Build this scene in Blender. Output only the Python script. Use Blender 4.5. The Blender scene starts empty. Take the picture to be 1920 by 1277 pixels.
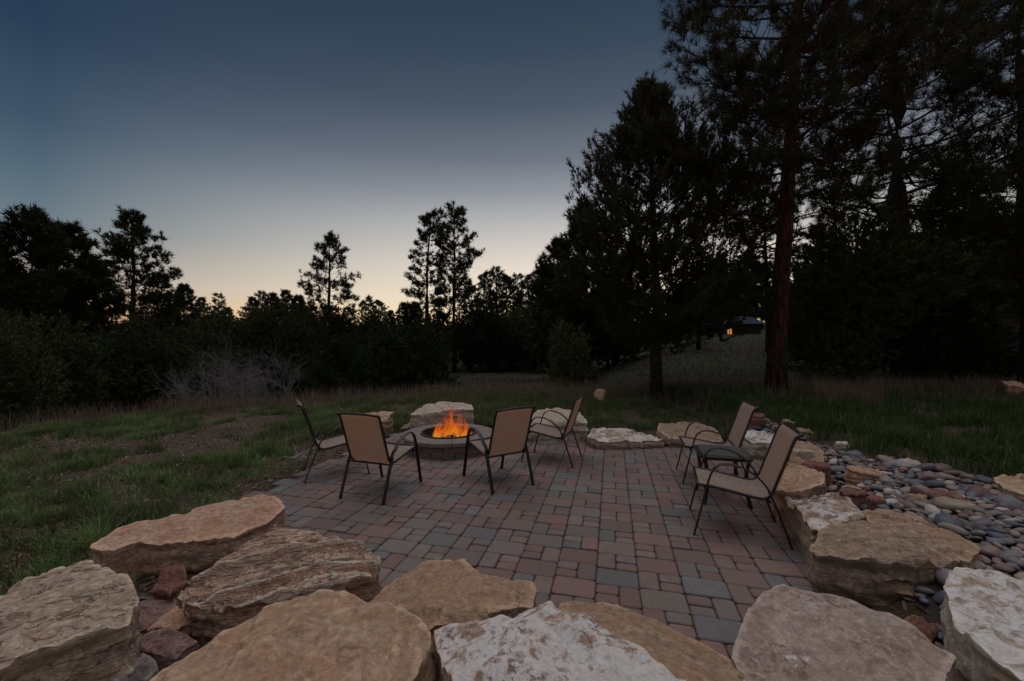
import bpy, bmesh, math, random
import numpy as np
from mathutils import Vector, Matrix, noise as mnoise
from mathutils.geometry import delaunay_2d_cdt

R = math.radians
scene = bpy.context.scene
C = scene.collection
rng = np.random.default_rng(7)
random.seed(7)

# ------------------------------------------------------------------ camera
F, CX, HY, CAMH = 760.0, 960.0, 639.0, 1.65       # photo focal length (px), centre, horizon row, eye height
cam_d = bpy.data.cameras.new('camera')
cam = bpy.data.objects.new('camera', cam_d)
C.objects.link(cam)
cam.location = (0, 0, CAMH)
cam.rotation_euler = (R(90), 0, 0)
cam_d.sensor_width = 36.0
cam_d.lens = 36.0 * F / 1920.0
cam_d.clip_start = 0.05
cam_d.clip_end = 2000
scene.camera = cam

# ------------------------------------------------------------------ sky
SUN_AZ = R(12)                                     # direction of the afterglow
w = bpy.data.worlds.new('World')
scene.world = w
w.use_nodes = True
nt = w.node_tree
nt.nodes.clear()
def wn(t, **k):
    n = nt.nodes.new(t)
    for a, b in k.items():
        setattr(n, a, b)
    return n
def srgb(r, g, b):
    f = lambda c: (c / 12.92) if c <= 0.04045 else ((c + 0.055) / 1.055) ** 2.4
    return (f(r / 255), f(g / 255), f(b / 255), 1)
tc = wn('ShaderNodeTexCoord')
sep = wn('ShaderNodeSeparateXYZ')
nt.links.new(tc.outputs['Generated'], sep.inputs[0])
ramp_w = wn('ShaderNodeValToRGB')                  # towards the afterglow
ramp_e = wn('ShaderNodeValToRGB')                  # away from it
def fill(ramp, stops):
    e = ramp.color_ramp.elements
    while len(e) > 1:
        e.remove(e[-1])
    e[0].position, e[0].color = stops[0][0], stops[0][1]
    for p, c in stops[1:]:
        n = e.new(p)
        n.color = c
    ramp.color_ramp.interpolation = 'LINEAR'
fill(ramp_w, [(0.0, srgb(252, 196, 112)), (0.03, srgb(255, 216, 146)), (0.065, srgb(255, 231, 184)), (0.10, srgb(250, 233, 204)), (0.18, srgb(230, 219, 205)),
              (0.265, srgb(192, 190, 188)), (0.342, srgb(146, 151, 159)), (0.407, srgb(112, 119, 131)), (0.5, srgb(77, 89, 104)),
              (0.578, srgb(59, 74, 91)), (0.643, srgb(48, 65, 83)), (0.8, srgb(36, 54, 74)), (1.0, srgb(29, 45, 64))])
fill(ramp_e, [(0.0, srgb(222, 160, 112)), (0.05, srgb(214, 170, 136)), (0.10, srgb(176, 164, 154)), (0.19, srgb(108, 125, 134)), (0.267, srgb(85, 105, 120)),
              (0.337, srgb(64, 85, 104)), (0.46, srgb(41, 62, 85)), (0.64, srgb(34, 52, 73)), (1.0, srgb(29, 45, 64))])
dot = wn('ShaderNodeVectorMath', operation='DOT_PRODUCT')
nrm = wn('ShaderNodeVectorMath', operation='NORMALIZE')
flat = wn('ShaderNodeVectorMath', operation='MULTIPLY')
flat.inputs[1].default_value = (1, 1, 0)
nt.links.new(tc.outputs['Generated'], flat.inputs[0])
nt.links.new(flat.outputs[0], nrm.inputs[0])
nt.links.new(nrm.outputs[0], dot.inputs[0])
dot.inputs[1].default_value = (math.sin(SUN_AZ), math.cos(SUN_AZ), 0)
mr = wn('ShaderNodeMapRange')
mr.interpolation_type = 'LINEAR'
mr.inputs['From Min'].default_value = 0.48
mr.inputs['From Max'].default_value = 1.0
nt.links.new(dot.outputs['Value'], mr.inputs['Value'])
mixs = wn('ShaderNodeMix', data_type='RGBA')
nt.links.new(mr.outputs[0], mixs.inputs['Factor'])
for rp, k in ((ramp_e, 6), (ramp_w, 7)):
    nt.links.new(sep.outputs['Z'], rp.inputs[0])
    nt.links.new(rp.outputs[0], mixs.inputs[k])
bg = wn('ShaderNodeBackground')
bg.inputs['Strength'].default_value = 1.0
nt.links.new(mixs.outputs[2], bg.inputs['Color'])
out = wn('ShaderNodeOutputWorld')
nt.links.new(bg.outputs[0], out.inputs['Surface'])

# ------------------------------------------------------------------ added soft fill lamp near overhead; the visible sky alone is too dim
sl = bpy.data.lights.new('overhead_fill', 'SUN')
sl.energy = 1.5
sl.angle = R(85)
sl.color = (1.0, 0.925, 0.91)
overhead_fill = bpy.data.objects.new('overhead_fill', sl)
C.objects.link(overhead_fill)
el = R(84)
dv = Vector((math.sin(SUN_AZ) * math.cos(el), math.cos(SUN_AZ) * math.cos(el) , math.sin(el)))
overhead_fill.rotation_euler = dv.to_track_quat('Z', 'Y').to_euler()
scene.view_settings.view_transform = 'Standard'
scene.view_settings.look = 'None'
scene.view_settings.exposure = 0.0
scene.view_settings.gamma = 1.0
scene.view_settings.use_curve_mapping = False

# ------------------------------------------------------------------ helpers
def at(px, py, z):
    """photo pixel -> world point on the level plane z"""
    d = F * (CAMH - z) / (py - HY)
    return ((px - CX) / F * d, d, z)
def sstep(a, b, x):
    t = np.clip((x - a) / (b - a), 0, 1)
    return t * t * (3 - 2 * t)
def tag(o, label=None, cat=None, group=None, kind=None):
    for k, v in (('label', label), ('category', cat), ('group', group), ('kind', kind)):
        if v:
            o[k] = v
    return o
def empty(name, loc, rz=0.0):
    o = bpy.data.objects.new(name, None)
    C.objects.link(o)
    o.empty_display_size = 0.1
    o.location = loc
    o.rotation_euler = (0, 0, rz)
    return o
def mesh_np(name, V, polys, smooth=False, tint=None):
    """V (n,3); polys: list of int arrays (m,k)"""
    me = bpy.data.meshes.new(name)
    V = np.asarray(V, dtype=np.float32)
    me.vertices.add(len(V))
    me.vertices.foreach_set('co', V.ravel())
    polys = [np.asarray(p, dtype=np.int32) for p in polys if len(p)]
    li = np.concatenate([p.ravel() for p in polys])
    tot = np.concatenate([np.full(len(p), p.shape[1], np.int32) for p in polys])
    st = np.concatenate([[0], np.cumsum(tot)[:-1]]).astype(np.int32)
    me.loops.add(len(li))
    me.loops.foreach_set('vertex_index', li)
    me.polygons.add(len(tot))
    me.polygons.foreach_set('loop_start', st)
    me.polygons.foreach_set('loop_total', tot)
    me.polygons.foreach_set('use_smooth', np.full(len(tot), bool(smooth)))
    if tint is not None:
        a = me.attributes.new('tint', 'FLOAT_COLOR', 'POINT')
        t = np.ones((len(V), 4), np.float32)
        t[:, :3] = tint
        a.data.foreach_set('color', t.ravel())
    me.update(calc_edges=True)
    return me
def link(name, me, mat=None, parent=None, loc=None):
    o = bpy.data.objects.new(name, me)
    C.objects.link(o)
    if mat and not me.materials:
        me.materials.append(mat)
    if parent:
        o.parent = parent
    if loc is not None:
        o.location = loc
    return o
def copy_tree(o, parent=None):
    c = o.copy()
    C.objects.link(c)
    c.parent = parent
    for ch in list(o.children):
        copy_tree(ch, c)
    return c
class MB:
    """collects shapes into one mesh"""
    def __init__(s):
        s.v, s.f, s.n = [], {}, 0
    def add(s, V, faces):
        V = np.asarray(V, float)
        for f in faces:
            s.f.setdefault(len(f), []).append([i + s.n for i in f])
        s.v.append(V)
        s.n += len(V)
    def box(s, cx, cy, cz, sx, sy, sz, M=None):
        V = np.array([(x, y, z) for z in (-.5, .5) for y in (-.5, .5) for x in (-.5, .5)]) * (sx, sy, sz)
        if M is not None:
            V = V @ np.array(M.to_3x3()).T
        s.add(V + (cx, cy, cz), [(0, 2, 3, 1), (4, 5, 7, 6), (0, 1, 5, 4), (2, 6, 7, 3), (0, 4, 6, 2), (1, 3, 7, 5)])
    def tube(s, pts, rad, sides=8, cap=True, up=(0, 0, 1), flat=None):
        """flat=(a,b): half axes of an oval section, a along the 'up x dir' side vector"""
        pts = np.asarray(pts, float)
        n = len(pts)
        rad = np.broadcast_to(np.asarray(rad, float), (n,))
        T = np.gradient(pts, axis=0)
        T /= np.linalg.norm(T, axis=1)[:, None] + 1e-9
        up = np.asarray(up, float)
        ang = np.arange(sides) / sides * 2 * np.pi + (np.pi / sides if sides == 4 else 0)
        V = []
        for i in range(n):
            a = np.cross(up, T[i])
            if np.linalg.norm(a) < 1e-3:
                a = np.cross((1, 0.1, 0), T[i])
            a /= np.linalg.norm(a)
            b = np.cross(T[i], a)
            fa, fb = flat if flat else (rad[i], rad[i])
            V.append(pts[i] + np.cos(ang)[:, None] * a * fa + np.sin(ang)[:, None] * b * fb)
        fs = []
        for i in range(n - 1):
            for j in range(sides):
                k = (j + 1) % sides
                fs.append((i * sides + j, i * sides + k, (i + 1) * sides + k, (i + 1) * sides + j))
        if cap:
            fs.append(tuple(range(sides - 1, -1, -1)))
            fs.append(tuple((n - 1) * sides + j for j in range(sides)))
        s.add(np.concatenate(V), fs)
    def build(s, name, mat=None, parent=None, smooth=False, loc=None):
        me = mesh_np(name, np.concatenate(s.v), [np.array(f) for f in s.f.values()], smooth)
        return link(name, me, mat, parent, loc)
    def arrays(s):
        return np.concatenate(s.v), [np.array(f) for f in s.f.values()]

# ------------------------------------------------------------------ materials
class NT:
    def __init__(s, name):
        s.m = bpy.data.materials.new(name)
        s.m.use_nodes = True
        s.t = s.m.node_tree
        s.t.nodes.clear()
        s.out = s.n('ShaderNodeOutputMaterial')
        s.bsdf = s.n('ShaderNodeBsdfPrincipled')
        s.l(s.bsdf.outputs[0], s.out.inputs[0])
        s.bsdf.inputs['Specular IOR Level'].default_value = 0.25
        s.co = s.n('ShaderNodeTexCoord').outputs['Object']
    def n(s, t, **k):
        x = s.t.nodes.new(t)
        for a, b in k.items():
            setattr(x, a, b)
        return x
    def l(s, a, b):
        s.t.links.new(a, b)
    def noise(s, scale, detail=4, rough=.55, co=None, dist=0.0):
        x = s.n('ShaderNodeTexNoise')
        x.inputs['Scale'].default_value = scale
        x.inputs['Detail'].default_value = detail
        x.inputs['Roughness'].default_value = rough
        x.inputs['Distortion'].default_value = dist
        s.l(co or s.co, x.inputs['Vector'])
        return x.outputs['Fac']
    def rng(s, v, a, b, c=0.0, d=1.0):
        x = s.n('ShaderNodeMapRange')
        for i, q in enumerate((a, b, c, d)):
            x.inputs[i + 1].default_value = q
        s.l(v, x.inputs[0])
        return x.outputs[0]
    def mix(s, f, a, b, mode='MIX'):
        x = s.n('ShaderNodeMix', data_type='RGBA', blend_type=mode)
        for q, k in ((f, 0), (a, 6), (b, 7)):
            if isinstance(q, (int, float)):
                x.inputs[k].default_value = q
            elif isinstance(q, tuple):
                x.inputs[k].default_value = q if len(q) == 4 else (*q, 1)
            else:
                s.l(q, x.inputs[k])
        return x.outputs[2]
    def math(s, op, a, b=None):
        x = s.n('ShaderNodeMath', operation=op)
        for i, q in enumerate((a, b)):
            if q is None:
                continue
            if isinstance(q, (int, float)):
                x.inputs[i].default_value = q
            else:
                s.l(q, x.inputs[i])
        return x.outputs[0]
    def mapping(s, rot=(0, 0, 0), scale=(1, 1, 1), co=None):
        x = s.n('ShaderNodeMapping')
        x.inputs['Rotation'].default_value = rot
        s.l(co or s.co, x.inputs[0])
        y = s.n('ShaderNodeVectorMath', operation='MULTIPLY')
        y.inputs[1].default_value = scale
        s.l(x.outputs[0], y.inputs[0])
        return y.outputs[0]
    def bump(s, h, strength=.4, dist=.01):
        x = s.n('ShaderNodeBump')
        x.inputs['Strength'].default_value = strength
        x.inputs['Distance'].default_value = dist
        s.l(h, x.inputs['Height'])
        s.l(x.outputs[0], s.bsdf.inputs['Normal'])
    def col(s, c):
        if isinstance(c, tuple):
            s.bsdf.inputs['Base Color'].default_value = c if len(c) == 4 else (*c, 1)
        else:
            s.l(c, s.bsdf.inputs['Base Color'])
    def rough(s, r):
        if isinstance(r, float):
            s.bsdf.inputs['Roughness'].default_value = r
        else:
            s.l(r, s.bsdf.inputs['Roughness'])

def mat_rock(name, c1, c2, c3, white=0.0, wcol=(.74, .71, .69), strata=8.0, bed=0.0, dark=(.09, .05, .035), spot=0.0, bump=.6, crack=.010, gain=1.3, ky=.55):
    c1, c2, c3 = [tuple(min(.72, x * gain) for x in c) for c in (c1, c2, c3)]
    m = NT(name)
    st = m.mapping((0, 0, -bed), (1.3, strata * ky, strata))
    big = m.noise(2.6, 3, .6)
    lay = m.noise(2.2, 7, .68, st, .5)
    fine = m.noise(38, 6, .7)
    mid = m.noise(11, 5, .65, None, .8)
    c = m.mix(m.rng(big, .35, .65), c1, c2)
    c = m.mix(m.rng(lay, .42, .62, 0, .85), c, c3)
    c = m.mix(m.rng(mid, .50, .66, 0, .62), c, tuple(x * .58 for x in c1))
    c = m.mix(m.rng(m.noise(4.3, 5, .7, None, 1.2), .55, .66, 0, .6), c, c3)
    c = m.mix(m.rng(m.noise(15, 7, .75, None, 1.5), .53, .64, 0, .6), c, tuple(min(.78, x * 1.4) for x in c2))
    # thin dark cracks following the bedding, and a few wandering ones
    cr = m.math('ABSOLUTE', m.math('SUBTRACT', m.noise(1.7, 5 if crack > .015 else 1.5, .62 if crack > .015 else .4, st, .4 if crack > .015 else .1), .5))
    ckm = m.rng(cr, .0, crack, .85, 0)
    if crack <= .015:
        ckm = m.math('MULTIPLY', ckm, m.rng(m.noise(2.3, 2, .5), .50, .60, 0, .6))
    c = m.mix(ckm, c, dark)
    cr2 = m.math('ABSOLUTE', m.math('SUBTRACT', m.noise(1.2, 2, .4, None, .2), .5))
    ck2 = m.rng(cr2, .0, .005, 1, 0)
    c = m.mix(m.math('MULTIPLY', ck2, m.rng(m.noise(1.9, 2, .5), .54, .62, 0, .55)), c, dark)
    c = m.mix(m.rng(fine, .40, .64, .0, .6), c, tuple(x * .42 for x in c1))
    geo = m.n('ShaderNodeNewGeometry')
    if white > 0:
        sx = m.n('ShaderNodeSeparateXYZ')
        m.l(geo.outputs['Normal'], sx.inputs[0])
        wm = m.math('ADD', m.noise(5, 7, .72, None, .5), m.math('MULTIPLY', m.rng(sx.outputs['Z'], .2, .9), .28))
        wc = m.mix(m.rng(fine, .4, .7, 0, .4), wcol, tuple(x * .6 for x in wcol))
        c = m.mix(m.rng(wm, .93 - white * .27, .98 - white * .27, 0, .95), c, wc)
    if spot > 0:
        sp = m.noise(26, 5, .75, None, .3)
        pat = m.noise(4, 3, .6)
        c = m.mix(m.math('MULTIPLY', m.rng(sp, .50, .57, 0, spot), m.rng(pat, .42, .56, .15, 1)), c, (.20, .11, .075))
    # chipped edges show fresh, lighter stone
    c = m.mix(m.rng(geo.outputs['Pointiness'], .515, .56, 0, .55), c, tuple(min(.8, x * 1.5) for x in c2))
    m.col(c)
    m.rough(.86)
    h = m.math('ADD', m.math('MULTIPLY', fine, .5), m.math('ADD', m.math('MULTIPLY', lay, 1.2), m.math('MULTIPLY', mid, .7)))
    h = m.math('SUBTRACT', h, m.math('MULTIPLY', ckm, .45))
    m.bump(h, min(1.0, bump * 1.35), .03)
    return m.m

def mat_simple(name, c, rough=.6, metal=0.0, var=.15, scale=30, bump=0.0, spec=.3):
    m = NT(name)
    n = m.noise(scale, 5, .6)
    m.col(m.mix(m.rng(n, .3, .7), tuple(x * (1 - var) for x in c), tuple(min(1, x * (1 + var)) for x in c)))
    m.rough(rough)
    m.bsdf.inputs['Metallic'].default_value = metal
    m.bsdf.inputs['Specular IOR Level'].default_value = spec
    if bump:
        m.bump(n, bump, .005)
    return m.m

def mat_piece(name, attr, blend=.55, rg=.82):
    """pavers / cobbles: the colour of the piece comes from the object colour or a vertex attribute"""
    m = NT(name)
    if attr:
        a = m.n('ShaderNodeAttribute', attribute_name='tint').outputs['Color']
        co = m.co
    else:
        oi = m.n('ShaderNodeObjectInfo')
        a = oi.outputs['Color']
        v = m.n('ShaderNodeVectorMath', operation='ADD')
        m.l(m.co, v.inputs[0])
        m.l(oi.outputs['Location'], v.inputs[1])
        co = v.outputs[0]
    big = m.noise(9, 4, .6, co)
    fine = m.noise(95, 5, .75, co)
    c = m.mix(m.rng(big, .35, .7, 0, blend), a, (.15, .135, .125))
    c = m.mix(m.rng(fine, .42, .68, 0, .55), c, (.06, .05, .045))
    m.col(c)
    m.rough(rg)
    m.bump(m.math('ADD', m.math('MULTIPLY', fine, .4), big), .35, .006)
    return m.m

def mat_leaf(name, c, var=.4, transl=.25, attr=False, rnd=False):
    m = NT(name)
    if attr:
        col = m.n('ShaderNodeAttribute', attribute_name='tint').outputs['Color']
    else:
        n = m.noise(1.3, 3, .6)
        col = m.mix(m.rng(n, .3, .7), tuple(x * (1 - var) for x in c), tuple(x * (1 + var) for x in c))
    if rnd:
        r_ = m.n('ShaderNodeObjectInfo').outputs['Random']
        col = m.mix(r_, m.mix(1.0, col, (.42, .5, .45), 'MULTIPLY'), m.mix(1.0, col, (1.7, 1.6, 1.25), 'MULTIPLY'))
    m.col(col)
    m.rough(.75)
    m.bsdf.inputs['Specular IOR Level'].default_value = .12
    tr = m.n('ShaderNodeBsdfTranslucent')
    m.l(col, tr.inputs[0]) if not isinstance(col, tuple) else None
    mx = m.n('ShaderNodeMixShader')
    mx.inputs[0].default_value = transl
    m.l(m.bsdf.outputs[0], mx.inputs[1])
    m.l(tr.outputs[0], mx.inputs[2])
    m.l(mx.outputs[0], m.out.inputs[0])
    return m.m

def mat_bark(name, c1, c2, scale=14):
    m = NT(name)
    co = m.mapping((0, 0, 0), (1, 1, .22))
    v = m.n('ShaderNodeTexVoronoi', feature='DISTANCE_TO_EDGE')
    v.inputs['Scale'].default_value = scale
    m.l(co, v.inputs['Vector'])
    e = m.rng(v.outputs['Distance'], .0, .18)
    n = m.noise(scale * 1.6, 5, .65, co)
    m.col(m.mix(m.math('MULTIPLY', e, m.rng(n, .2, .7)), c2, c1))
    m.rough(.9)
    m.bump(m.math('ADD', e, m.math('MULTIPLY', n, .5)), .9, .03)
    return m.m

def mat_ground():
    m = NT('ground_soil')
    big = m.noise(.35, 5, .6)
    mid = m.noise(2.2, 6, .65)
    fine = m.noise(45, 6, .75)
    chip = m.noise(22, 3, .6, m.mapping((0, 0, .5), (1, 2.6, 1)), 1.0)
    c = m.mix(m.rng(mid, .38, .62), (.075, .052, .036), (.115, .078, .055))
    c = m.mix(m.rng(big, .5, .62, 0, .75), c, (.045, .052, .022))
    sx = m.n('ShaderNodeSeparateXYZ'); m.l(m.co, sx.inputs[0])
    near_ = m.rng(m.math('ADD', sx.outputs['Y'], m.math('MULTIPLY', mid, 3.0)), 11.5, 15.5, 1, 0)
    c = m.mix(m.math('MULTIPLY', m.rng(chip, .60, .68, 0, .7), near_), c, (.24, .18, .13))
    c = m.mix(near_, m.mix(m.rng(mid, .4, .6), (.020, .029, .011), (.030, .025, .016)), c)
    c = m.mix(m.rng(fine, .4, .7, 0, .6), c, (.02, .014, .01))
    m.col(c)
    m.rough(.95)
    m.bump(m.math('ADD', fine, mid), .8, .03)
    return m.m

M = {}
M['ground'] = mat_ground()
M['joint'] = mat_simple('joint_sand', (.055, .043, .037), .95, var=.4, scale=120, bump=.5)
M['paver'] = mat_piece('paver_concrete', False)
M['paver_stuff'] = mat_piece('paver_concrete_joined', True)
M['cobble'] = mat_piece('river_cobble', False, .2, .5)
M['cobble_stuff'] = mat_piece('river_cobble_joined', True, .2, .5)
M['frame'] = mat_simple('dark_bronze_metal', (.012, .009, .008), .38, 0.0, .2, 60, spec=.5)
M['iron'] = mat_simple('blackened_steel', (.012, .011, .011), .5, .3, .4, 40)
M['rim'] = mat_simple('worn_steel_rim', (.055, .053, .055), .42, .6, .3, 40)
M['ash'] = mat_simple('ash', (.03, .026, .024), .95, var=.6, scale=25, bump=.6)
M['char'] = mat_simple('charred_wood', (.016, .012, .010), .9, var=.6, scale=35, bump=.9)
M['grass'] = mat_leaf('grass_blade', (.05, .08, .03), attr=True, transl=.35)
M['needle'] = mat_leaf('pine_needle', (.028, .037, .020), .35, .12)
M['needle_far'] = mat_leaf('far_needle', (.028, .036, .019), .35, .10)
M['juniper'] = mat_leaf('juniper_scale', (.046, .064, .032), .4, .12, rnd=True)
M['bark_red'] = mat_bark('ponderosa_bark', (.075, .036, .026), (.014, .010, .008), 9)
M['bark_grey'] = mat_bark('grey_bark', (.075, .058, .046), (.018, .014, .012), 22)
M['twig'] = mat_simple('grey_twig', (.17, .155, .16), .85, var=.3, scale=12)
M['chips'] = mat_leaf('chips', (.2, .15, .1), attr=True, transl=.0)

# ------------------------------------------------------------------ terrain
XR = np.array([(-5, 1.3), (1.9, 1.45), (2.3, 1.75), (2.8, 2.12), (3.3, 2.42), (3.9, 2.85), (4.8, 3.2), (5.6, 3.55), (6.4, 3.75), (7.2, 3.9), (9, 4.0), (200, 4.0)])
def hgt(x, y):
    x = np.asarray(x, float); y = np.asarray(y, float)
    a = x / np.maximum(y, 1.0)
    r = sstep(.05, .5, a)
    ylip = np.interp(x, [-13, -9.8, -6.2, -2, 2], [7.0, 10.2, 11.2, 12.0, 12.0])
    ye = y + (12 - ylip)
    lw = 1 - sstep(-.38, -.08, a)
    vl = np.interp(ye, [0, 12, 14.5, 20, 30, 42, 60, 90, 118, 150, 260, 900], [0, 0, -.8, -1.7, -1.9, -1.5, -.2, 3.6, 6.0, 6.3, 5.5, 4])
    left = np.interp(y, [0, 12, 18, 30, 42, 60, 90, 118, 150, 260, 900], [0, 0, -.35, -1.2, -1.45, -.2, 3.6, 6.0, 6.3, 5.5, 4])
    right = np.interp(y, [0, 11, 18, 25, 40, 55, 90, 118, 150, 260, 900], [0, 0, .22, .6, 1.5, 2.5, 5.2, 6.6, 6.8, 6, 4])
    left = left * (1 - lw) + vl * lw
    z = left * (1 - r) + right * r
    z = z - .035 * np.clip(-2.6 - x, 0, 14)
    xr = np.interp(y, XR[:, 0], XR[:, 1])
    z = z + .27 * sstep(.12, .75, x - xr) * sstep(1.5, 2.6, y + .4 * x - 1.0)
    return z
def bumpy(x, y):
    """small unevenness away from the patio"""
    return .05 * np.sin(x * 1.7 + y * .6) * np.sin(y * 1.3 - x * .4) + .025 * np.sin(x * 4.1 - y * 2.3)
PATIO = [(-2.72, 4.3), (-2.62, 5.0), (-2.42, 5.8), (-2.2, 6.6), (-2.05, 7.35), (-.6, 7.6), (.3, 7.3), (.35, 6.65), (1.2, 6.5), (2.4, 6.35), (3.4, 6.25),
         (3.5, 5.3), (3.15, 4.6), (2.85, 3.9), (2.4, 3.2), (2.2, 2.75), (1.6, 2.1), (.4, 1.9), (-.8, 2.2), (-1.8, 2.9), (-2.6, 3.7)]
def inside(poly, x, y):
    x = np.asarray(x, float); y = np.asarray(y, float)
    p = np.asarray(poly, float)
    r = np.zeros(x.shape, bool)
    j = len(p) - 1
    for i in range(len(p)):
        xi, yi = p[i][:2]; xj, yj = p[j][:2]
        c = ((yi > y) != (yj > y)) & (x < (xj - xi) * (y - yi) / (yj - yi + 1e-12) + xi)
        r ^= c
        j = i
    return r
def edge_dist(poly, x, y):
    x = np.asarray(x, float); y = np.asarray(y, float)
    p = np.asarray(poly, float)[:, :2]
    d = np.full(x.shape, 1e9)
    for i in range(len(p)):
        a, b = p[i - 1], p[i]
        ab = b - a
        t = np.clip(((x - a[0]) * ab[0] + (y - a[1]) * ab[1]) / (ab @ ab), 0, 1)
        d = np.minimum(d, np.hypot(x - a[0] - t * ab[0], y - a[1] - t * ab[1]))
    return d
def ground_z(x, y):
    z = hgt(x, y)
    ins = inside(PATIO, x, y)
    d = edge_dist(PATIO, x, y)
    sd = np.where(ins, -d, d)
    z = z + bumpy(x, y) * sstep(.1, 1.2, sd)
    z = np.where(sd < .12, np.minimum(z, -.07 + .05 * sstep(-.05, .12, sd)), z)
    return z
gx = np.concatenate([-np.geomspace(9, 420, 60)[::-1], np.linspace(-8.9, 8.9, 150), np.geomspace(9, 420, 60)])
gy = np.concatenate([np.linspace(-6, 1, 10), np.linspace(1.1, 13, 130), np.geomspace(13.1, 700, 90)])
GX, GY = np.meshgrid(gx, gy)
GZ = ground_z(GX.ravel(), GY.ravel())
V = np.stack([GX.ravel(), GY.ravel(), GZ], 1)
nx, ny = len(gx), len(gy)
I = np.arange(nx * ny).reshape(ny, nx)
Q = np.stack([I[:-1, :-1], I[:-1, 1:], I[1:, 1:], I[1:, :-1]], -1).reshape(-1, 4)
tag(link('ground', mesh_np('ground', V, [Q], True), M['ground']), 'brown soil and rough meadow falling away to a wooded ridge', 'ground', kind='structure')

# ------------------------------------------------------------------ boulders
BOULDERS = []          # world outlines, used to keep grass, pavers and cobbles out
def fbm(p, o=4, s=1.0):
    return mnoise.fractal(Vector(p) * s, 1.0, 2.0, o)
def boulder(name, label, outline, mat, z=None, base=-.06, spread=1.0, seed=0, N=150, strat=.012, rough=.022, chip=.03, drop=.012, cat='boulder', pixels=True, shift=(0, 0), lean=0.0, dome=0.0, group=None, facets=8, tilt=.11, beds=4.0, bed_dir=None, res=34, warp=.8):
    """closed stone: broken top face with the given outline, ragged sides down to the base"""
    P = []
    for q in outline:
        if pixels:
            zz = q[2] if len(q) > 2 else z
            P.append(at(q[0], q[1], zz))
        else:
            P.append((q[0], q[1], q[2] if len(q) > 2 else z))
    P = np.array(P)
    if ((P[:, 0] * np.roll(P[:, 1], -1) - np.roll(P[:, 0], -1) * P[:, 1]).sum()) < 0:
        P = P[::-1]
    BOULDERS.append(P[:, :2].copy())
    # resample the outline evenly
    seg = np.linalg.norm(np.roll(P, -1, 0) - P, axis=1)
    cum = np.concatenate([[0], np.cumsum(seg)])
    t = np.linspace(0, cum[-1], N, endpoint=False)
    Pc = np.vstack([P, P[:1]])
    O = np.stack([np.interp(t, cum, Pc[:, k]) for k in range(3)], 1)
    O = .12 * np.roll(O, 1, 0) + .76 * O + .12 * np.roll(O, -1, 0)
    c = O.mean(0)
    size = math.sqrt(abs((P[:, 0] * np.roll(P[:, 1], -1) - np.roll(P[:, 0], -1) * P[:, 1]).sum()) / 2)
    # plane through the rim
    A = np.c_[O[:, 0] - c[0], O[:, 1] - c[1], np.ones(N)]
    pl = np.linalg.lstsq(A, O[:, 2], rcond=None)[0]
    sd = Vector((seed * 7.13, seed * 3.71, seed * 1.93))
    off = np.array([fbm(Vector((*q,)) * 1.0 + sd, 4, 7.0 / max(size, .3)) for q in O])
    cell = np.array([mnoise.cell(Vector((*q,)) * (9.0 / max(size, .3)) + sd) for q in O])
    rad = O - c; rad[:, 2] = 0
    rl = np.linalg.norm(rad, axis=1)[:, None] + 1e-9
    u = rad / rl
    O[:, :2] += (u * (off * chip * .5 + (cell - .5) * chip * .10)[:, None])[:, :2] * min(1, size)
    g = np.random.default_rng(900 + seed)
    # broken facets: lowest of several gently tilted planes
    nf_ = facets
    ce = c[None, :2] + (O[g.integers(N, size=nf_), :2] - c[:2]) * np.sqrt(g.uniform(0, .9, nf_))[:, None]
    sl_ = g.normal(0, tilt, (nf_, 2)); of_ = g.uniform(0, .02, nf_) * size
    bd = g.uniform(0, math.pi); bdir = np.array([math.cos(bd), math.sin(bd)]) if bed_dir is None else np.array([math.cos(bed_dir), math.sin(bed_dir)])
    fm_ = float(np.mean([np.min((q[0] - ce[:, 0]) * sl_[:, 0] + (q[1] - ce[:, 1]) * sl_[:, 1] + of_) for q in O])) - rough * .25
    def top_z(x, y, k):
        zp = pl[0] * (x - c[0]) + pl[1] * (y - c[1]) + pl[2] + dome * (1 - k * k)
        zp += float(np.min((x - ce[:, 0]) * sl_[:, 0] + (y - ce[:, 1]) * sl_[:, 1] + of_)) - fm_
        v = Vector((x, y, 0)) + sd
        lg = fbm(v, 3, 1.6 / max(size, .25))
        cre = -abs(fbm(v + Vector((5, 2, 1)), 4, 3.2 / max(size, .25)))
        # stepped bedding edges running along bdir
        t_ = (x * -bdir[1] + y * bdir[0]); l_ = x * bdir[0] + y * bdir[1]
        q = (t_ / max(size, .3)) * beds + fbm(Vector((l_ * 2.2, t_ * 3, 0)) + sd, 4, 1.0) * warp
        fr_ = q - math.floor(q)
        ter = (mnoise.cell(Vector((math.floor(q) + .5, seed + .5, .5))) - .5) * 2 * min(1, fr_ * 18, (1 - fr_) * 2.5)
        fine = fbm(v, 4, 16)
        return zp + lg * rough * .7 + cre * rough * 1.7 + ter * strat * .8 + fine * rough * .3
    sp_ = size / res
    bx0, by0 = O[:, :2].min(0); bx1, by1 = O[:, :2].max(0)
    gxx, gyy = np.meshgrid(np.arange(bx0, bx1, sp_), np.arange(by0, by1, sp_))
    gxx = gxx.ravel() + g.uniform(-.3, .3, gxx.size) * sp_; gyy = gyy.ravel() + g.uniform(-.3, .3, gyy.size) * sp_
    kk = inside(O[:, :2], gxx, gyy)
    gxx, gyy = gxx[kk], gyy[kk]
    de = edge_dist(O[:, :2], gxx, gyy)
    kk = de > sp_ * .45
    gxx, gyy, de = gxx[kk], gyy[kk], de[kk]
    inner = [Vector((a_, b_)) for a_, b_ in zip(gxx, gyy)]
    ring0 = [Vector((a_, b_)) for a_, b_ in O[:, :2]]
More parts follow.
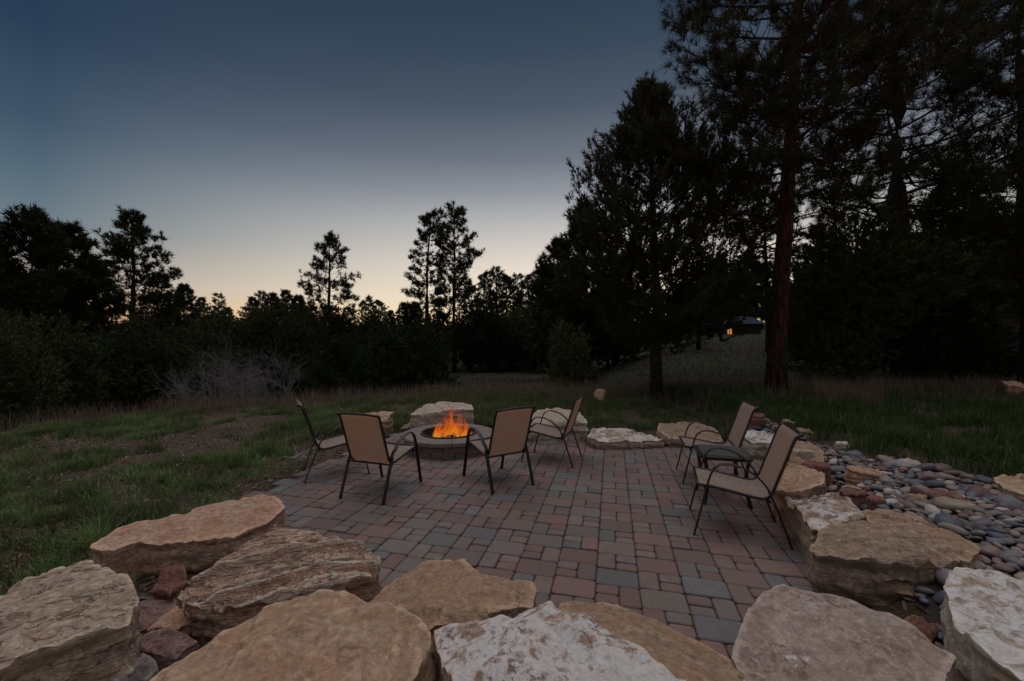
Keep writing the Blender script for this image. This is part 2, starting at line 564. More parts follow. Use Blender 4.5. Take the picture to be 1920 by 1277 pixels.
    dv_, de_e, df_, ov_, _, _ = delaunay_2d_cdt(ring0 + inner, [], [list(range(N))], 1, 1e-6)
    hw = size * .5
    def kfun(d_):
        return max(0.0, 1 - d_ / hw)
    ob = np.array([v_[:] for v_ in dv_])
    TV = np.zeros((len(ob), 3)); TV[:, :2] = ob
    ded = edge_dist(O[:, :2], ob[:, 0], ob[:, 1])
    bw = .035 * size + .006
    for i in range(len(ob)):
        e_ = max(0.0, 1 - ded[i] / bw)
        TV[i, 2] = top_z(ob[i, 0], ob[i, 1], kfun(ded[i])) - drop * e_ * e_
    first = {}
    for i, l_ in enumerate(ov_):
        for q in l_:
            if q < N:
                first[q] = i
    rim = np.array([first[i] for i in range(N)])
    top = TV[rim].copy()
    rings = []
    B = c + (O - c) * spread
    B[:, 0] += shift[0]; B[:, 1] += shift[1]
    ss = [.03, .07, .12, .18, .24, .30, .36, .43, .5, .57, .64, .71, .78, .85, .92, 1.0]
    for s in ss:
        r = top * (1 - s) + B * s
        r[:, 2] = top[:, 2] * (1 - s) + base * s
        bul = .02 * math.sin(min(1, s * 1.2) * math.pi) * size
        for i in range(N):
            q = Vector((r[i, 0] * .8, r[i, 1] * .8, r[i, 2] * 5.5)) + sd
            f1 = .15 - abs(fbm(q, 4, 1.5)) * 1.5
            f2 = fbm(Vector(r[i]) + sd, 4, 9)
            lay = mnoise.cell(Vector((r[i, 0] * 1.5, r[i, 1] * 1.5, r[i, 2] * 16 + f1)) + sd) - .5
            d = bul + (f1 * rough * .9 + f2 * rough * .55 + lay * strat * .9) * min(1, s * 8)
            r[i, 0] += u[i, 0] * d
            r[i, 1] += u[i, 1] * d
        rings.append(r)
    nr = len(rings)
    V = np.concatenate([TV] + rings)
    I = np.concatenate([rim, len(TV) + np.arange(nr * N)]).reshape(nr + 1, N)
    J = np.roll(I, -1, 1)
    Q = np.stack([I[:-1], I[1:], J[1:], J[:-1]], -1).reshape(-1, 4)
    T = np.array([f_ for f_ in df_ if len(f_) == 3])
    bot = I[-1][None, ::-1]
    org = np.array([c[0], c[1], max(base, 0)])
    me = mesh_np(name, V - org, [Q, T, bot], True)
    me.set_sharp_from_angle(angle=R(38))
    o = link(name, me, mat, loc=tuple(org))
    return tag(o, label, cat, group)

tan = (.36, .247, .165); tan2 = (.42, .305, .215); ochre = (.35, .20, .115); rust = (.30, .135, .075); pale = (.46, .39, .32); grey = (.30, .26, .23); pink = (.38, .285, .245)
RM = {
 'tan': mat_rock('rock_tan', tan, tan2, ochre, strata=5, bed=.4),
 'block': mat_rock('rock_block', (.33, .24, .175), (.38, .285, .215), (.29, .18, .115), strata=12, bed=-.1, bump=.9),
 'tan2': mat_rock('rock_tan_fine', (.31, .21, .135), (.36, .25, .165), (.30, .175, .11), strata=6, bed=.1),
 'tan3': mat_rock('rock_brown_slab', (.31, .215, .145), (.35, .25, .175), (.29, .165, .095), strata=8, bed=-.5),
 'strat': mat_rock('rock_layered', (.52, .335, .24), (.58, .42, .335), (.47, .225, .125), strata=20, bed=.3, bump=1.0, crack=.020),
 'left': mat_rock('rock_left', (.37, .29, .22), (.43, .345, .27), (.33, .21, .135), strata=8, bed=.5, crack=.016),
 'rust': mat_rock('rock_rust', (.37, .19, .115), (.40, .26, .18), (.43, .33, .25), strata=5, bed=.8),
 'white': mat_rock('rock_white', (.36, .27, .21), (.42, .34, .28), (.36, .20, .115), white=.92, strata=3, spot=.9, bump=1.0),
 'white2': mat_rock('rock_white_smooth', (.42, .36, .295), (.48, .43, .37), (.36, .26, .18), white=.75, strata=6, bed=-.6, spot=.5),
 'patch': mat_rock('rock_patchy', (.33, .25, .19), (.38, .30, .235), (.29, .185, .12), white=.62, strata=4, spot=.5),
 'pink': mat_rock('rock_pinkish', (.37, .285, .24), (.43, .345, .30), (.31, .225, .18), white=.18, strata=3, spot=.7, bump=.8),
 'pale': mat_rock('rock_pale', (.44, .36, .285), (.48, .41, .34), (.36, .265, .19), strata=9, ky=.3),
 'red': mat_rock('rock_red', (.20, .09, .068), (.25, .125, .095), (.15, .07, .055), strata=7, bump=.8),
 'mauve': mat_rock('rock_mauve', (.21, .135, .12), (.26, .18, .165), (.18, .09, .075), strata=8, bed=.3, bump=.8),
 'greyr': mat_rock('rock_grey', (.22, .19, .18), (.27, .24, .23), (.17, .12, .11), strata=4, spot=.6, bump=1.0),
}
boulder('boulder', 'huge weathered grey-tan boulder with a splintered hollow, beside the red slabs and the rough grass', [(-140, 1130, .44), (0, 1078, .46), (60, 1047, .47), (150, 1040, .47), (178, 1060, .46), (236, 1077, .45), (260, 1108, .43), (246, 1165, .40), (170, 1200, .39), (40, 1250, .38), (-120, 1320, .38)], RM['left'], base=-.1, spread=1.02, seed=1, N=220, strat=.014, rough=.034, beds=4, bed_dir=.6, res=44, facets=8, tilt=.12)
boulder('boulder', 'long rust-topped boulder lying between the rough grass and the layered boulder', [(168, 1024, .30), (196, 1000, .31), (250, 982, .32), (300, 965, .33), (350, 954, .32), (400, 940, .32), (470, 923, .31), (512, 925, .29), (534, 945, .26), (528, 962, .26), (440, 992, .29), (340, 1008, .28), (250, 1020, .27), (190, 1038, .27)], RM['rust'], base=-.12, spread=.93, seed=2, N=220, strat=.005, rough=.026, facets=7, tilt=.10)
boulder('boulder', 'deeply layered boulder striped cream and rust beside the flat red slabs', [(330, 1095, .31), (360, 1065, .33), (430, 1030, .35), (515, 997, .35), (580, 1000, .35), (640, 1010, .34), (695, 1020, .33), (718, 1048, .30), (700, 1078, .30), (600, 1104, .30), (500, 1118, .29), (420, 1124, .28), (350, 1116, .29)], RM['strat'], base=-.08, spread=.93, seed=3, N=240, strat=.02, rough=.02, beds=17, bed_dir=.3, res=72, warp=.9)
boulder('boulder', 'smooth olive-tan slab at the patio edge behind the white speckled boulder', [(655, 1130), (715, 1085), (785, 1037), (825, 1043), (872, 1052), (902, 1077), (945, 1092), (1000, 1098), (1008, 1115), (996, 1145), (900, 1172), (760, 1172), (690, 1150)], RM['tan2'], z=.25, seed=4, N=200, spread=.97, rough=.02, strat=.008)
boulder('boulder', 'broad flat tan boulder between the splintered boulder and the white speckled one', [(270, 1262), (330, 1225), (420, 1165), (500, 1130), (600, 1127), (700, 1135), (792, 1152), (812, 1185), (790, 1222), (735, 1300), (600, 1420), (330, 1420)], RM['tan'], z=.42, base=-.05, seed=5, N=220, res=46, facets=9, tilt=.12, spread=1.03, rough=.026, strat=.012)
boulder('boulder', 'white crusted boulder speckled with brown pits and an orange rim', [(812, 1153), (850, 1146), (940, 1151), (962, 1156), (1032, 1135), (1052, 1150), (1110, 1170), (1150, 1192), (1200, 1216), (1290, 1277), (1350, 1350), (1000, 1440), (860, 1340), (830, 1235)], RM['white'], z=.42, base=-.05, seed=6, N=220, res=50, facets=9, tilt=.12, spread=.96, rough=.028, strat=.01)
boulder('boulder', 'long brown slab with two small holes between white crusted boulder and pavers', [(1035, 1138, .27), (1060, 1110, .27), (1097, 1101, .27), (1160, 1120, .26), (1215, 1148, .26), (1300, 1198, .25), (1380, 1238, .25), (1445, 1265, .25), (1500, 1340, .28), (1300, 1380, .32), (1180, 1270, .32), (1070, 1180, .30)], RM['tan3'], seed=7, N=200, spread=.97, rough=.018, strat=.007)
boulder('boulder', 'pinkish grey mottled boulder with a pale corner at the end of the pavers', [(1368, 1218), (1398, 1162), (1430, 1116), (1470, 1102), (1530, 1112), (1590, 1135), (1680, 1170), (1792, 1230), (1775, 1262), (1760, 1350), (1500, 1420), (1420, 1280)], RM['pink'], z=.30, seed=8, N=220, res=46, facets=9, tilt=.12, spread=.98, rough=.022, strat=.006)
boulder('boulder', 'smooth white boulder beside the cobbles and the big square brown boulder', [(1768, 1088), (1795, 1060), (1860, 1072), (1960, 1100), (2100, 1180), (2080, 1290), (1930, 1262), (1850, 1215), (1790, 1160)], RM['white2'], z=.42, base=0, seed=9, N=200, spread=.94, rough=.03)
boulder('boulder', 'big square-cut brown boulder with bedding lines on its top face', [(1518, 1015, .37), (1546, 978, .40), (1620, 974, .41), (1690, 985, .41), (1762, 1000, .40), (1808, 1026, .38), (1800, 1048, .36), (1720, 1060, .35), (1610, 1046, .35), (1530, 1028, .35)], RM['block'], seed=10, N=220, spread=.95, rough=.024, strat=.010, beds=9, bed_dir=-.15, res=50, shift=(-.01, .02))
boulder('boulder', 'long tan slab tucked behind the big square brown boulder', [(1612, 950), (1642, 945), (1700, 964), (1782, 998), (1840, 1030), (1815, 1050), (1740, 1018), (1640, 985)], RM['tan3'], z=.37, base=.1, seed=11, N=120, rough=.015)
boulder('boulder', 'tall-faced boulder with flaking white top beside the armchair nearest the big square brown boulder', [(1468, 914, .33), (1530, 915, .35), (1590, 925, .36), (1624, 970, .35), (1560, 990, .33), (1522, 990, .33), (1488, 945, .32)], RM['patch'], seed=12, N=160, rough=.025, strat=.014)
boulder('boulder', 'tan boulder with a flat top behind the near armchair by the cobbles', [(1432, 892), (1462, 861), (1508, 868), (1547, 893), (1545, 914), (1505, 922), (1458, 915)], RM['tan'], z=.33, seed=13, N=150, rough=.022, strat=.012)
boulder('boulder', 'low brown wall boulder behind the side table', [(3.12, 4.75, .27), (3.3, 5.25, .29), (3.65, 5.4, .30), (3.8, 4.95, .31), (3.55, 4.6, .30), (3.25, 4.52, .28)], RM['tan3'], pixels=False, seed=14, N=120)
boulder('boulder', 'small white-topped boulder between the two armchairs by the cobbles', [(3.3, 6.05, .28), (3.5, 6.4, .31), (3.85, 6.15, .31), (3.92, 5.6, .29), (3.6, 5.45, .26), (3.35, 5.65, .26)], RM['white2'], pixels=False, seed=15, N=120)
boulder('boulder', 'brown flat boulder with bedding stripes behind the far armchair by the side table', [(2.36, 6.6, .20), (2.55, 6.98, .23), (3.15, 6.98, .23), (3.34, 6.62, .21), (3.28, 6.28, .19), (2.8, 6.2, .19), (2.42, 6.27, .19)], RM['block'], pixels=False, seed=16, N=140, strat=.014)
boulder('boulder', 'low white-crusted boulder at the far edge of the pavers', [(1.17, 6.3, .15), (1.33, 6.85, .16), (1.95, 6.95, .18), (2.32, 6.6, .15), (2.33, 6.25, .12), (1.8, 6.14, .15), (1.3, 6.14, .14)], RM['patch'], pixels=False, seed=17, N=150, tilt=.03, facets=4)
boulder('boulder', 'rounded tan boulder behind the armchair that sits alone beyond the fire pit', [(.2, 6.62, .36), (.42, 7.05, .40), (.85, 7.2, .44), (1.2, 7.02, .43), (1.24, 6.62, .38), (.8, 6.5, .36), (.4, 6.5, .35)], RM['pale'], pixels=False, seed=18, N=150, drop=.04, rough=.03)
boulder('boulder', 'pale blocky boulder standing behind the flames', [(-1.86, 7.4, .34), (-1.62, 7.75, .40), (-1.2, 7.92, .46), (-.77, 7.82, .47), (-.71, 7.42, .45), (-1.1, 7.28, .41), (-1.6, 7.24, .36)], RM['pale'], pixels=False, seed=19, N=150, rough=.03)
boulder('boulder', 'tan boulder half hidden by the backrests left of the fire pit', [(-2.98, 7.3, .30), (-2.72, 7.62, .37), (-2.4, 7.55, .34), (-2.14, 7.35, .29), (-2.2, 7.1, .25), (-2.6, 7.04, .25), (-2.92, 7.1, .26)], RM['tan'], pixels=False, seed=20, N=140)
boulder('flat_stone', 'flat tan stone lying between two boulders behind the fire pit', [(-2.1, 7.5, .07), (-1.98, 7.8, .08), (-1.8, 7.82, .08), (-1.78, 7.6, .07), (-1.95, 7.45, .06)], RM['tan2'], pixels=False, seed=21, N=60, cat='stone')
boulder('boulder', 'angular tan slab bordering the lawn beyond the cobbles', [(1862, 893, .42), (1900, 886, .42), (1990, 888, .42), (2010, 925, .40), (1920, 930, .38), (1880, 915, .38)], RM['tan'], base=.15, seed=22, N=120)
boulder('stone', 'tan stone standing in the grass near the foot of the bushy pine', [at(1112, 752, 0)[:2] + (.16,), at(1122, 742, 0)[:2] + (.24,), at(1135, 746, 0)[:2] + (.2,), at(1130, 756, 0)[:2] + (.12,)], RM['tan'], pixels=False, seed=23, N=60, cat='stone')
boulder('stone', 'reddish tan stone lying far out on the lawn', [(11.6, 9.5, .55), (11.9, 9.9, .6), (12.6, 9.8, .58), (12.8, 9.4, .5), (12.2, 9.2, .5)], RM['rust'], pixels=False, base=.2, seed=24, N=60, cat='stone')
# red slabs between the near boulders
boulder('red_slab', 'upright dark red sliver wedged under the long rust-topped boulder', [(282, 1098, .18), (310, 1060, .24), (345, 1058, .24), (352, 1080, .20), (318, 1110, .16)], RM['red'], seed=31, N=80, cat='stone', rough=.012, chip=.015)
boulder('red_slab', 'flat mauve slab under the edge of the splintered boulder', [(232, 1160), (250, 1130), (310, 1108), (335, 1110), (330, 1130), (285, 1165), (245, 1180)], RM['mauve'], z=.10, seed=32, N=90, cat='stone', rough=.012, chip=.015)
boulder('red_slab', 'triangular orange-red slab lying on the mulch', [(274, 1170), (345, 1125), (385, 1140), (403, 1157), (340, 1172)], RM['rust'], z=.12, seed=33, N=90, cat='stone', rough=.01, chip=.012)
boulder('red_slab', 'flat dark mauve slab below the triangular orange-red one', [(238, 1200), (290, 1180), (350, 1182), (372, 1192), (330, 1225), (270, 1222)], RM['mauve'], z=.12, seed=34, N=90, cat='stone', rough=.014, chip=.015)
boulder('grey_stone', 'rough grey speckled stone between splintered boulder and broad flat tan boulder', [(150, 1262), (200, 1232), (268, 1228), (300, 1235), (272, 1262), (255, 1300), (160, 1320)], RM['greyr'], z=.16, seed=35, N=90, cat='stone', rough=.03)
boulder('red_stone', 'dark red stone in the gap between big square boulder and pinkish boulder', [(1688, 1165), (1730, 1148), (1765, 1150), (1768, 1180), (1740, 1205), (1705, 1195)], RM['red'], z=.12, seed=36, N=80, cat='stone', rough=.012, chip=.015)
# larger rocks on the cobble bed
for i, (px, py, wpx, hpx, zt, mt, lab) in enumerate([
    (1543, 872, 58, 16, .38, 'red', 'rounded red-brown rock on the cobbles just behind the tan flat-topped boulder'),
    (1638, 884, 66, 17, .38, 'rust', 'flat brown rock in the middle of the cobbles, widest of the loose rocks'),
    (1616, 927, 52, 15, .36, 'red', 'dark red rock on the cobbles above the white flaking boulder'),
    (1724, 872, 46, 13, .38, 'pale', 'pale cream rock at the lawn edge of the cobbles'),
    (1678, 860, 36, 14, .39, 'red', 'small angular red rock at the lawn edge beside the pale cream rock'),
    (1792, 936, 54, 13, .36, 'red', 'low red brick-shaped rock among the blue-grey cobbles'),
    (1516, 846, 44, 15, .37, 'pale', 'pale tan rock on the cobbles behind the near armchair'),
    (1479, 857, 28, 9, .35, 'rust', 'small ochre rock half hidden by the near armchair back'),
    (1421, 777, 40, 13, .42, 'red', 'wide dark red rock at the far end of the cobbles'),
    (1489, 791, 28, 10, .38, 'tan', 'tan rock at the far grassy edge of the cobbles'),
    (1518, 810, 34, 8, .37, 'tan3', 'flat brown rock at the grassy edge, behind the near armchair top'),
    (1590, 834, 26, 12, .40, 'white2', 'white rock in the grass tuft at the edge of the cobbles'),
    (1665, 945, 34, 14, .35, 'red', 'small maroon rock beside the long tan slab'),
    (1744, 938, 36, 15, .37, 'tan2', 'blunt tan rock beside the low red brick-shaped rock')]):
    zb = zt - .13
    x, y, _ = at(px, py + hpx * .5, zt - .06)
    rx = wpx / F * y / 2
    n = 7
    ol = [(x + rx * math.cos(a) * random.uniform(.85, 1.05), y + .1 + rx * .7 * math.sin(a) * random.uniform(.85, 1.1), zt - .02 + random.uniform(-.015, .015)) for a in [k / n * 6.283 for k in range(n)]]
    boulder('loose_rock', lab, ol, RM[mt], pixels=False, base=zb - .08, spread=1.12, seed=40 + i, N=60, cat='rock', rough=.012, chip=.02, strat=.006, drop=.02)

def blocked(x, y, grow=0.0):
    r = np.zeros(np.shape(x), bool)
    for b in BOULDERS:
        r |= inside(b, x, y)
    return r

# ------------------------------------------------------------------ paver patio
pts = np.array(PATIO)
Vp = np.c_[pts, np.full(len(pts), -.014)]
Vb = np.c_[pts, np.full(len(pts), -.10)]
npp = len(pts)
side = [(i, (i + 1) % npp, (i + 1) % npp + npp, i + npp) for i in range(npp)]
pme = bpy.data.meshes.new('patio')
pme.from_pydata([tuple(v) for v in np.vstack([Vp, Vb])], [], [tuple(range(npp))] + side)
pme.update()
patio = tag(link('patio', pme, M['joint']), 'patio of tumbled red, brown and blue-grey pavers', 'patio', kind='structure')
UD = np.array([186 / F, 1.0]); UD /= np.linalg.norm(UD)        # along the paver columns
VD = np.array([UD[1], -UD[0]])
W, H = .285, .204
def paver_mesh(w, h, seed):
    r = random.Random(seed)
    g = .0036
    a, b = w / 2 - g, h / 2 - g
    k = min(.015, w * .09)
    j = lambda s=.0025: r.uniform(-s, s)
    ring = [(a - k, -b), (a, -b + k), (a, b - k), (a - k, b), (-a + k, b), (-a, b - k), (-a, -b + k), (-a + k, -b)]
    ring = [(x + j(), y + j()) for x, y in ring]
    V = [(x, y, -.05) for x, y in ring] + [(x, y, -.006 + j(.001)) for x, y in ring] + [(x * (1 - .007 / a), y * (1 - .007 / b), j(.0012)) for x, y in ring]
    Fq = [(i, (i + 1) % 8, 8 + (i + 1) % 8, 8 + i) for i in range(8)] + [(8 + i, 8 + (i + 1) % 8, 16 + (i + 1) % 8, 16 + i) for i in range(8)]
    return np.array(V), np.array(Fq), np.array([[16 + i for i in range(8)]])
PM = {}
for kind, (pw, ph) in {'big': (W, H), 'mid': (W * .47, H), 'small': (W * .53, H / 2)}.items():
    PM[kind] = []
    for s in range(5):
        v, q, t = paver_mesh(pw, ph, s * 13 + len(kind))
        PM[kind].append((v, q, t, pw * ph))
PME = {}
for kind, l in PM.items():
    PME[kind] = []
    for v, q, t, a in l:
        me = mesh_np('paver', v, [q, t], False)
        me.materials.append(M['paver'])
        PME[kind].append(me)
pal = [(.222, .125, .110), (.212, .135, .117), (.20, .143, .124), (.19, .155, .135), (.18, .16, .148), (.142, .152, .166), (.16, .165, .168), (.24, .165, .152)]
pw8 = np.array([.19, .17, .15, .15, .12, .10, .07, .05])
slots = []
lpit = np.array([-.97, 6.25])
for k in range(-16, 17):
    o = np.array([-.104, 0.0]) + VD * (W * (k + .5))
    # start of the column on the line y=0
    ph = (k % 2) * H + random.uniform(-.02, .02)
    for r in range(0, 46):
        s0 = ph + r * H
        c = o + UD * (s0 + H / 2)
        if r % 2 == 0:
            slots.append(('big', c))
        else:
            sgn = random.choice((-1, 1))
            slots.append(('mid', c - sgn * VD * (W * .265)))
            cs = c + sgn * VD * (W * .235)
            slots.append(('small', cs + UD * H / 4))
            slots.append(('small', cs - UD * H / 4))
items = []
SP = np.array([c for _, c in slots])
okp = inside(PATIO, SP[:, 0], SP[:, 1]) & (np.hypot(SP[:, 0] - lpit[0], SP[:, 1] - lpit[1]) > .5)
hid = blocked(SP[:, 0], SP[:, 1])
for (kind, c), ok, hd in zip(slots, okp, hid):
    if not ok:
        continue
    px = CX + F * c[0] / c[1]; py = HY + F * CAMH / c[1]
    area = PM[kind][0][3] / c[1] ** 3
    vis = (0 < px < 1920) and py < 1277 and not hd and np.hypot(*(c - lpit)) > .68
    items.append((area if vis else 0, kind, c))
items.sort(key=lambda t: -t[0])
ang0 = math.atan2(VD[1], VD[0])
JV, JQ, JT, JC, nv = [], [], [], [], 0
for i, (a, kind, c) in enumerate(items):
    col = (np.array(pal[rng.choice(8, p=pw8)]) * .8 + np.array((.195, .148, .132)) * .2) * rng.uniform(.9, 1.3)
    var = int(rng.integers(5))
    rz = ang0 + rng.normal(0, .008) + (math.pi if rng.random() < .5 else 0)
    zz = rng.normal(0, .0022)
    if i < 300:
        o = bpy.data.objects.new('paver', PME[kind][var])
        C.objects.link(o)
        o.parent = patio
        o.location = (c[0], c[1], zz)
        o.rotation_euler = (rng.normal(0, .006), rng.normal(0, .006), rz)
        o.color = (*col, 1)
    else:
        v, q, t, _ = PM[kind][var]
        cs, sn = math.cos(rz), math.sin(rz)
        vv = v.copy()
        vv[:, 0], vv[:, 1] = v[:, 0] * cs - v[:, 1] * sn + c[0], v[:, 0] * sn + v[:, 1] * cs + c[1]
        vv[:, 2] += zz
        JV.append(vv); JQ.append(q + nv); JT.append(t + nv); JC.append(np.tile(col, (len(vv), 1))); nv += len(vv)
pst = link('pavers', mesh_np('pavers', np.concatenate(JV), [np.concatenate(JQ), np.concatenate(JT)], False, np.concatenate(JC)), M['paver_stuff'], patio)
pst['kind'] = 'stuff'

# ------------------------------------------------------------------ cobble bed
BED = [(2.15, 2.0), (2.45, 2.55), (2.75, 3.3), (3.1, 4.0), (3.4, 4.7), (3.65, 5.5), (3.85, 6.4), (3.95, 7.0), (4.15, 7.6), (4.55, 7.4), (4.38, 6.6), (4.22, 6.0), (4.05, 5.3), (3.98, 4.8), (4.15, 4.35), (4.55, 4.0), (5.3, 3.55), (5.4, 2.4), (4.0, 1.7), (2.8, 1.6)]
bp = np.array(BED)
n = 90
bx, by = np.meshgrid(np.linspace(2, 5.4, 60), np.linspace(1.5, 8, n))
I = np.arange(60 * n).reshape(n, 60)
Q = np.stack([I[:-1, :-1], I[:-1, 1:], I[1:, 1:], I[1:, :-1]], -1).reshape(-1, 4)
bxv, byv = bx.ravel(), by.ravel()
keep = inside(BED, bxv[Q].mean(1), byv[Q].mean(1))
bz = ground_z(bxv, byv) + .015
bed = link('cobble_bed', mesh_np('cobble_bed', np.c_[bxv, byv, bz], [Q[keep]], True), mat_simple('bed_gravel', (.045, .037, .032), .95, var=.5, scale=60, bump=.8))
tag(bed, 'dry stream bed of rounded river cobbles beside the patio', 'cobble bed', kind='structure')
def cobble_proto(seed, sub):
    bm = bmesh.new()
    bmesh.ops.create_icosphere(bm, subdivisions=sub, radius=1)
    bm.verts.ensure_lookup_table()
    sd = Vector((seed * 3.1, seed * 1.7, 0))
    for v in bm.verts:
        k = 1 + .30 * mnoise.noise(v.co * 1.0 + sd) + .08 * mnoise.noise(v.co * 2.2 + sd)
        v.co *= k
        v.co.x *= 1.0
        v.co.y *= (.68, .8, .74, .9, .62, .78)[seed % 6]
        v.co.z *= (.5, .55, .45, .6, .5, .4)[seed % 6]
    V = np.array([v.co[:] for v in bm.verts])
    T = np.array([[v.index for v in f.verts] for f in bm.faces])
    bm.free()
    return V, T
CP = [cobble_proto(s, 2) for s in range(6)]
CPH = [cobble_proto(s, 3) for s in range(6)]
CME = []
for v, t in CPH[:0] + CP:
    me = mesh_np('cobble', v, [t], True); me.materials.append(M['cobble']); CME.append(me)
CMEH = []
for v, t in CPH:
    me = mesh_np('cobble', v, [t], True); me.materials.append(M['cobble']); CMEH.append(me)
cpal = np.array([(.44, .41, .38), (.30, .15, .10), (.38, .30, .22), (.12, .15, .20), (.26, .19, .17), (.31, .25, .21), (.22, .155, .15), (.24, .23, .235), (.13, .145, .17), (.16, .165, .18), (.19, .18, .185), (.25, .21, .19), (.20, .14, .13), (.27, .22, .17), (.10, .115, .14), (.30, .28, .26), (.19, .115, .10), (.16, .14, .155)])
cpos = np.zeros((0, 3))
cand = 0
LV, LR = [], []
while cand < 34000 and len(LV) < 1700:
    cand += 1
    x, y = rng.uniform(2.1, 5.4), rng.uniform(1.6, 8.0)
    if not inside(BED, x, y):
        continue
    big = rng.random()
    r = rng.uniform(.06, .10) if big < .22 else rng.uniform(.026, .055)
    if y > 5.6:
        r *= .75
    if cand > 9000:
        r = min(r, rng.uniform(.022, .04))
    if LV:
        A = np.array(LV); B = np.array(LR)
        if (np.hypot(A[:, 0] - x, A[:, 1] - y) < (B + r) * .68).any():
            continue
    if blocked(x, y):
        continue
    LV.append((x, y)); LR.append(r)
CB = sorted(zip(LV, LR), key=lambda t: -(t[1] ** 2 / t[0][1] ** 2.6) * (1 if t[0][0] / t[0][1] < 1.25 else .02))
JV, JT, JC, nv = [], [], [], 0
CZ = ground_z(np.array([c[0][0] for c in CB]), np.array([c[0][1] for c in CB]))
for i, (((x, y), r), gz) in enumerate(zip(CB, CZ)):
    var = int(rng.integers(6))
    col = cpal[rng.integers(len(cpal))] * rng.uniform(.7, 1.45)
    rot = Matrix.Rotation(rng.uniform(0, 6.28), 4, 'Z') @ Matrix.Rotation(rng.normal(0, .22), 4, 'X') @ Matrix.Rotation(rng.normal(0, .22), 4, 'Y')
    s = r * rng.uniform(1.0, 1.2)
    z = gz + .015 + s * .34 + rng.uniform(0, .015)
    if i < 300:
        o = bpy.data.objects.new('cobble', (CMEH if i < 120 else CME)[var])
        C.objects.link(o)
        o.parent = bed
        o.matrix_world = Matrix.Translation((x, y, z)) @ rot @ Matrix.Scale(s, 4)
        o.color = (*col, 1)
    else:
        v, t = CP[var]
        vv = (v * s) @ np.array(rot.to_3x3()).T + (x, y, z)
        JV.append(vv); JT.append(t + nv); JC.append(np.tile(col, (len(v), 1))); nv += len(v)
if JV:
    cs_ = link('cobbles', mesh_np('cobbles', np.concatenate(JV), [np.concatenate(JT)], True, np.concatenate(JC)), M['cobble_stuff'], bed)
    cs_['kind'] = 'stuff'

# ------------------------------------------------------------------ fire pit
PITX, PITY, PITZ = -.97, 6.25, .235
pit = tag(empty('fire_pit', (PITX, PITY, 0)), 'round fire pit of grey-brown stone blocks with a steel ring', 'fire pit')
mw = mat_rock('pit_block', (.115, .085, .074), (.13, .10, .088), (.10, .07, .06), strata=2, bump=.5, gain=1.0)
mc = mat_rock('pit_cap', (.155, .13, .118), (.18, .155, .142), (.14, .112, .10), strata=1.5, bump=.35, gain=1.0)
def arc_block(r0, r1, z0, z1, a0, a1, gap, bev=.008):
    """one block of a ring course, with softened top edges"""
    n = 3
    g0 = gap / r1
    aa = np.linspace(a0 + g0, a1 - g0, n)
    V = []
    for (q, z) in ((r0, z0), (r1, z0), (r1, z1 - bev), (r1 - bev, z1), (r0 + bev, z1), (r0, z1 - bev)):
        for a in aa:
            V.append((q * math.cos(a), q * math.sin(a), z))
    fs = []
    for k in range(6):
        k2 = (k + 1) % 6
        for j in range(n - 1):
            fs.append((k * n + j, k * n + j + 1, k2 * n + j + 1, k2 * n + j))
    fs.append(tuple(k * n for k in range(6)))
    fs.append(tuple(k * n + n - 1 for k in range(5, -1, -1)))
    me = bpy.data.meshes.new('block')
    me.from_pydata(V, [], fs)
    bm = bmesh.new(); bm.from_mesh(me); bmesh.ops.recalc_face_normals(bm, faces=bm.faces); bm.to_mesh(me); bm.free()
    return me
NB = 13
for course in range(2):
    for i in range(NB):
        a0 = (i + .5 * course + .32) / NB * 2 * math.pi
        z0 = -.03 if course == 0 else .095
        jj = random.uniform(-.006, .006)
        link('wall_block', arc_block(.47, .685 + jj, z0, .093 if course == 0 else .178, a0, a0 + 2 * math.pi / NB, .006), mw, pit)
for i in range(NB):
    a0 = (i - .02) / NB * 2 * math.pi + .11
    link('cap_stone', arc_block(.425, .70 + random.uniform(-.004, .004), .181, PITZ + random.uniform(-.002, .002), a0, a0 + 2 * math.pi / NB, .004, .010), mc, pit)
def lathe(name, prof, mat, parent, n=48):
    V = [(r * math.cos(k / n * 2 * math.pi), r * math.sin(k / n * 2 * math.pi), z) for r, z in prof for k in range(n)]
    I = np.arange(len(V)).reshape(len(prof), n)
    J = np.roll(I, -1, 1)
    Q = np.stack([I[:-1], J[:-1], J[1:], I[1:]], -1).reshape(-1, 4)
    return link(name, mesh_np(name, V, [Q], True), mat, parent)
lathe('steel_ring', [(.395, .03), (.40, .243), (.402, .252), (.425, .254), (.432, .250), (.432, .243), (.405, .240)], M['rim'], pit)
lathe('fire_bowl', [(.393, .240), (.388, .10), (.34, .05), (.001, .045)], M['ash'], pit)

# charred logs in the ring
for i, (x, y, a, tilt, L, r, lab) in enumerate([(-.10, -.05, .3, .10, .46, .045, 'charred log lying flat across the ashes of the fire pit'),
                                               (.08, .02, 1.3, -.22, .42, .04, 'charred log tilted up over the others in the fire pit'),
                                               (-.02, .12, -.7, .2, .44, .042, 'charred log crossing behind the flames in the fire pit')]):
    b = MB()
    p = [np.array((math.cos(a) * t, math.sin(a) * t, math.sin(tilt) * t)) * 1.0 + (random.uniform(-.006, .006), random.uniform(-.006, .006), 0) for t in np.linspace(-L / 2, L / 2, 6)]
    b.tube(p, [r * random.uniform(.85, 1.1) for _ in p], 9)
    o = b.build('log', M['char'], None, True, (PITX + x, PITY + y, .11 + abs(tilt) * .2))
    tag(o, lab, 'log')

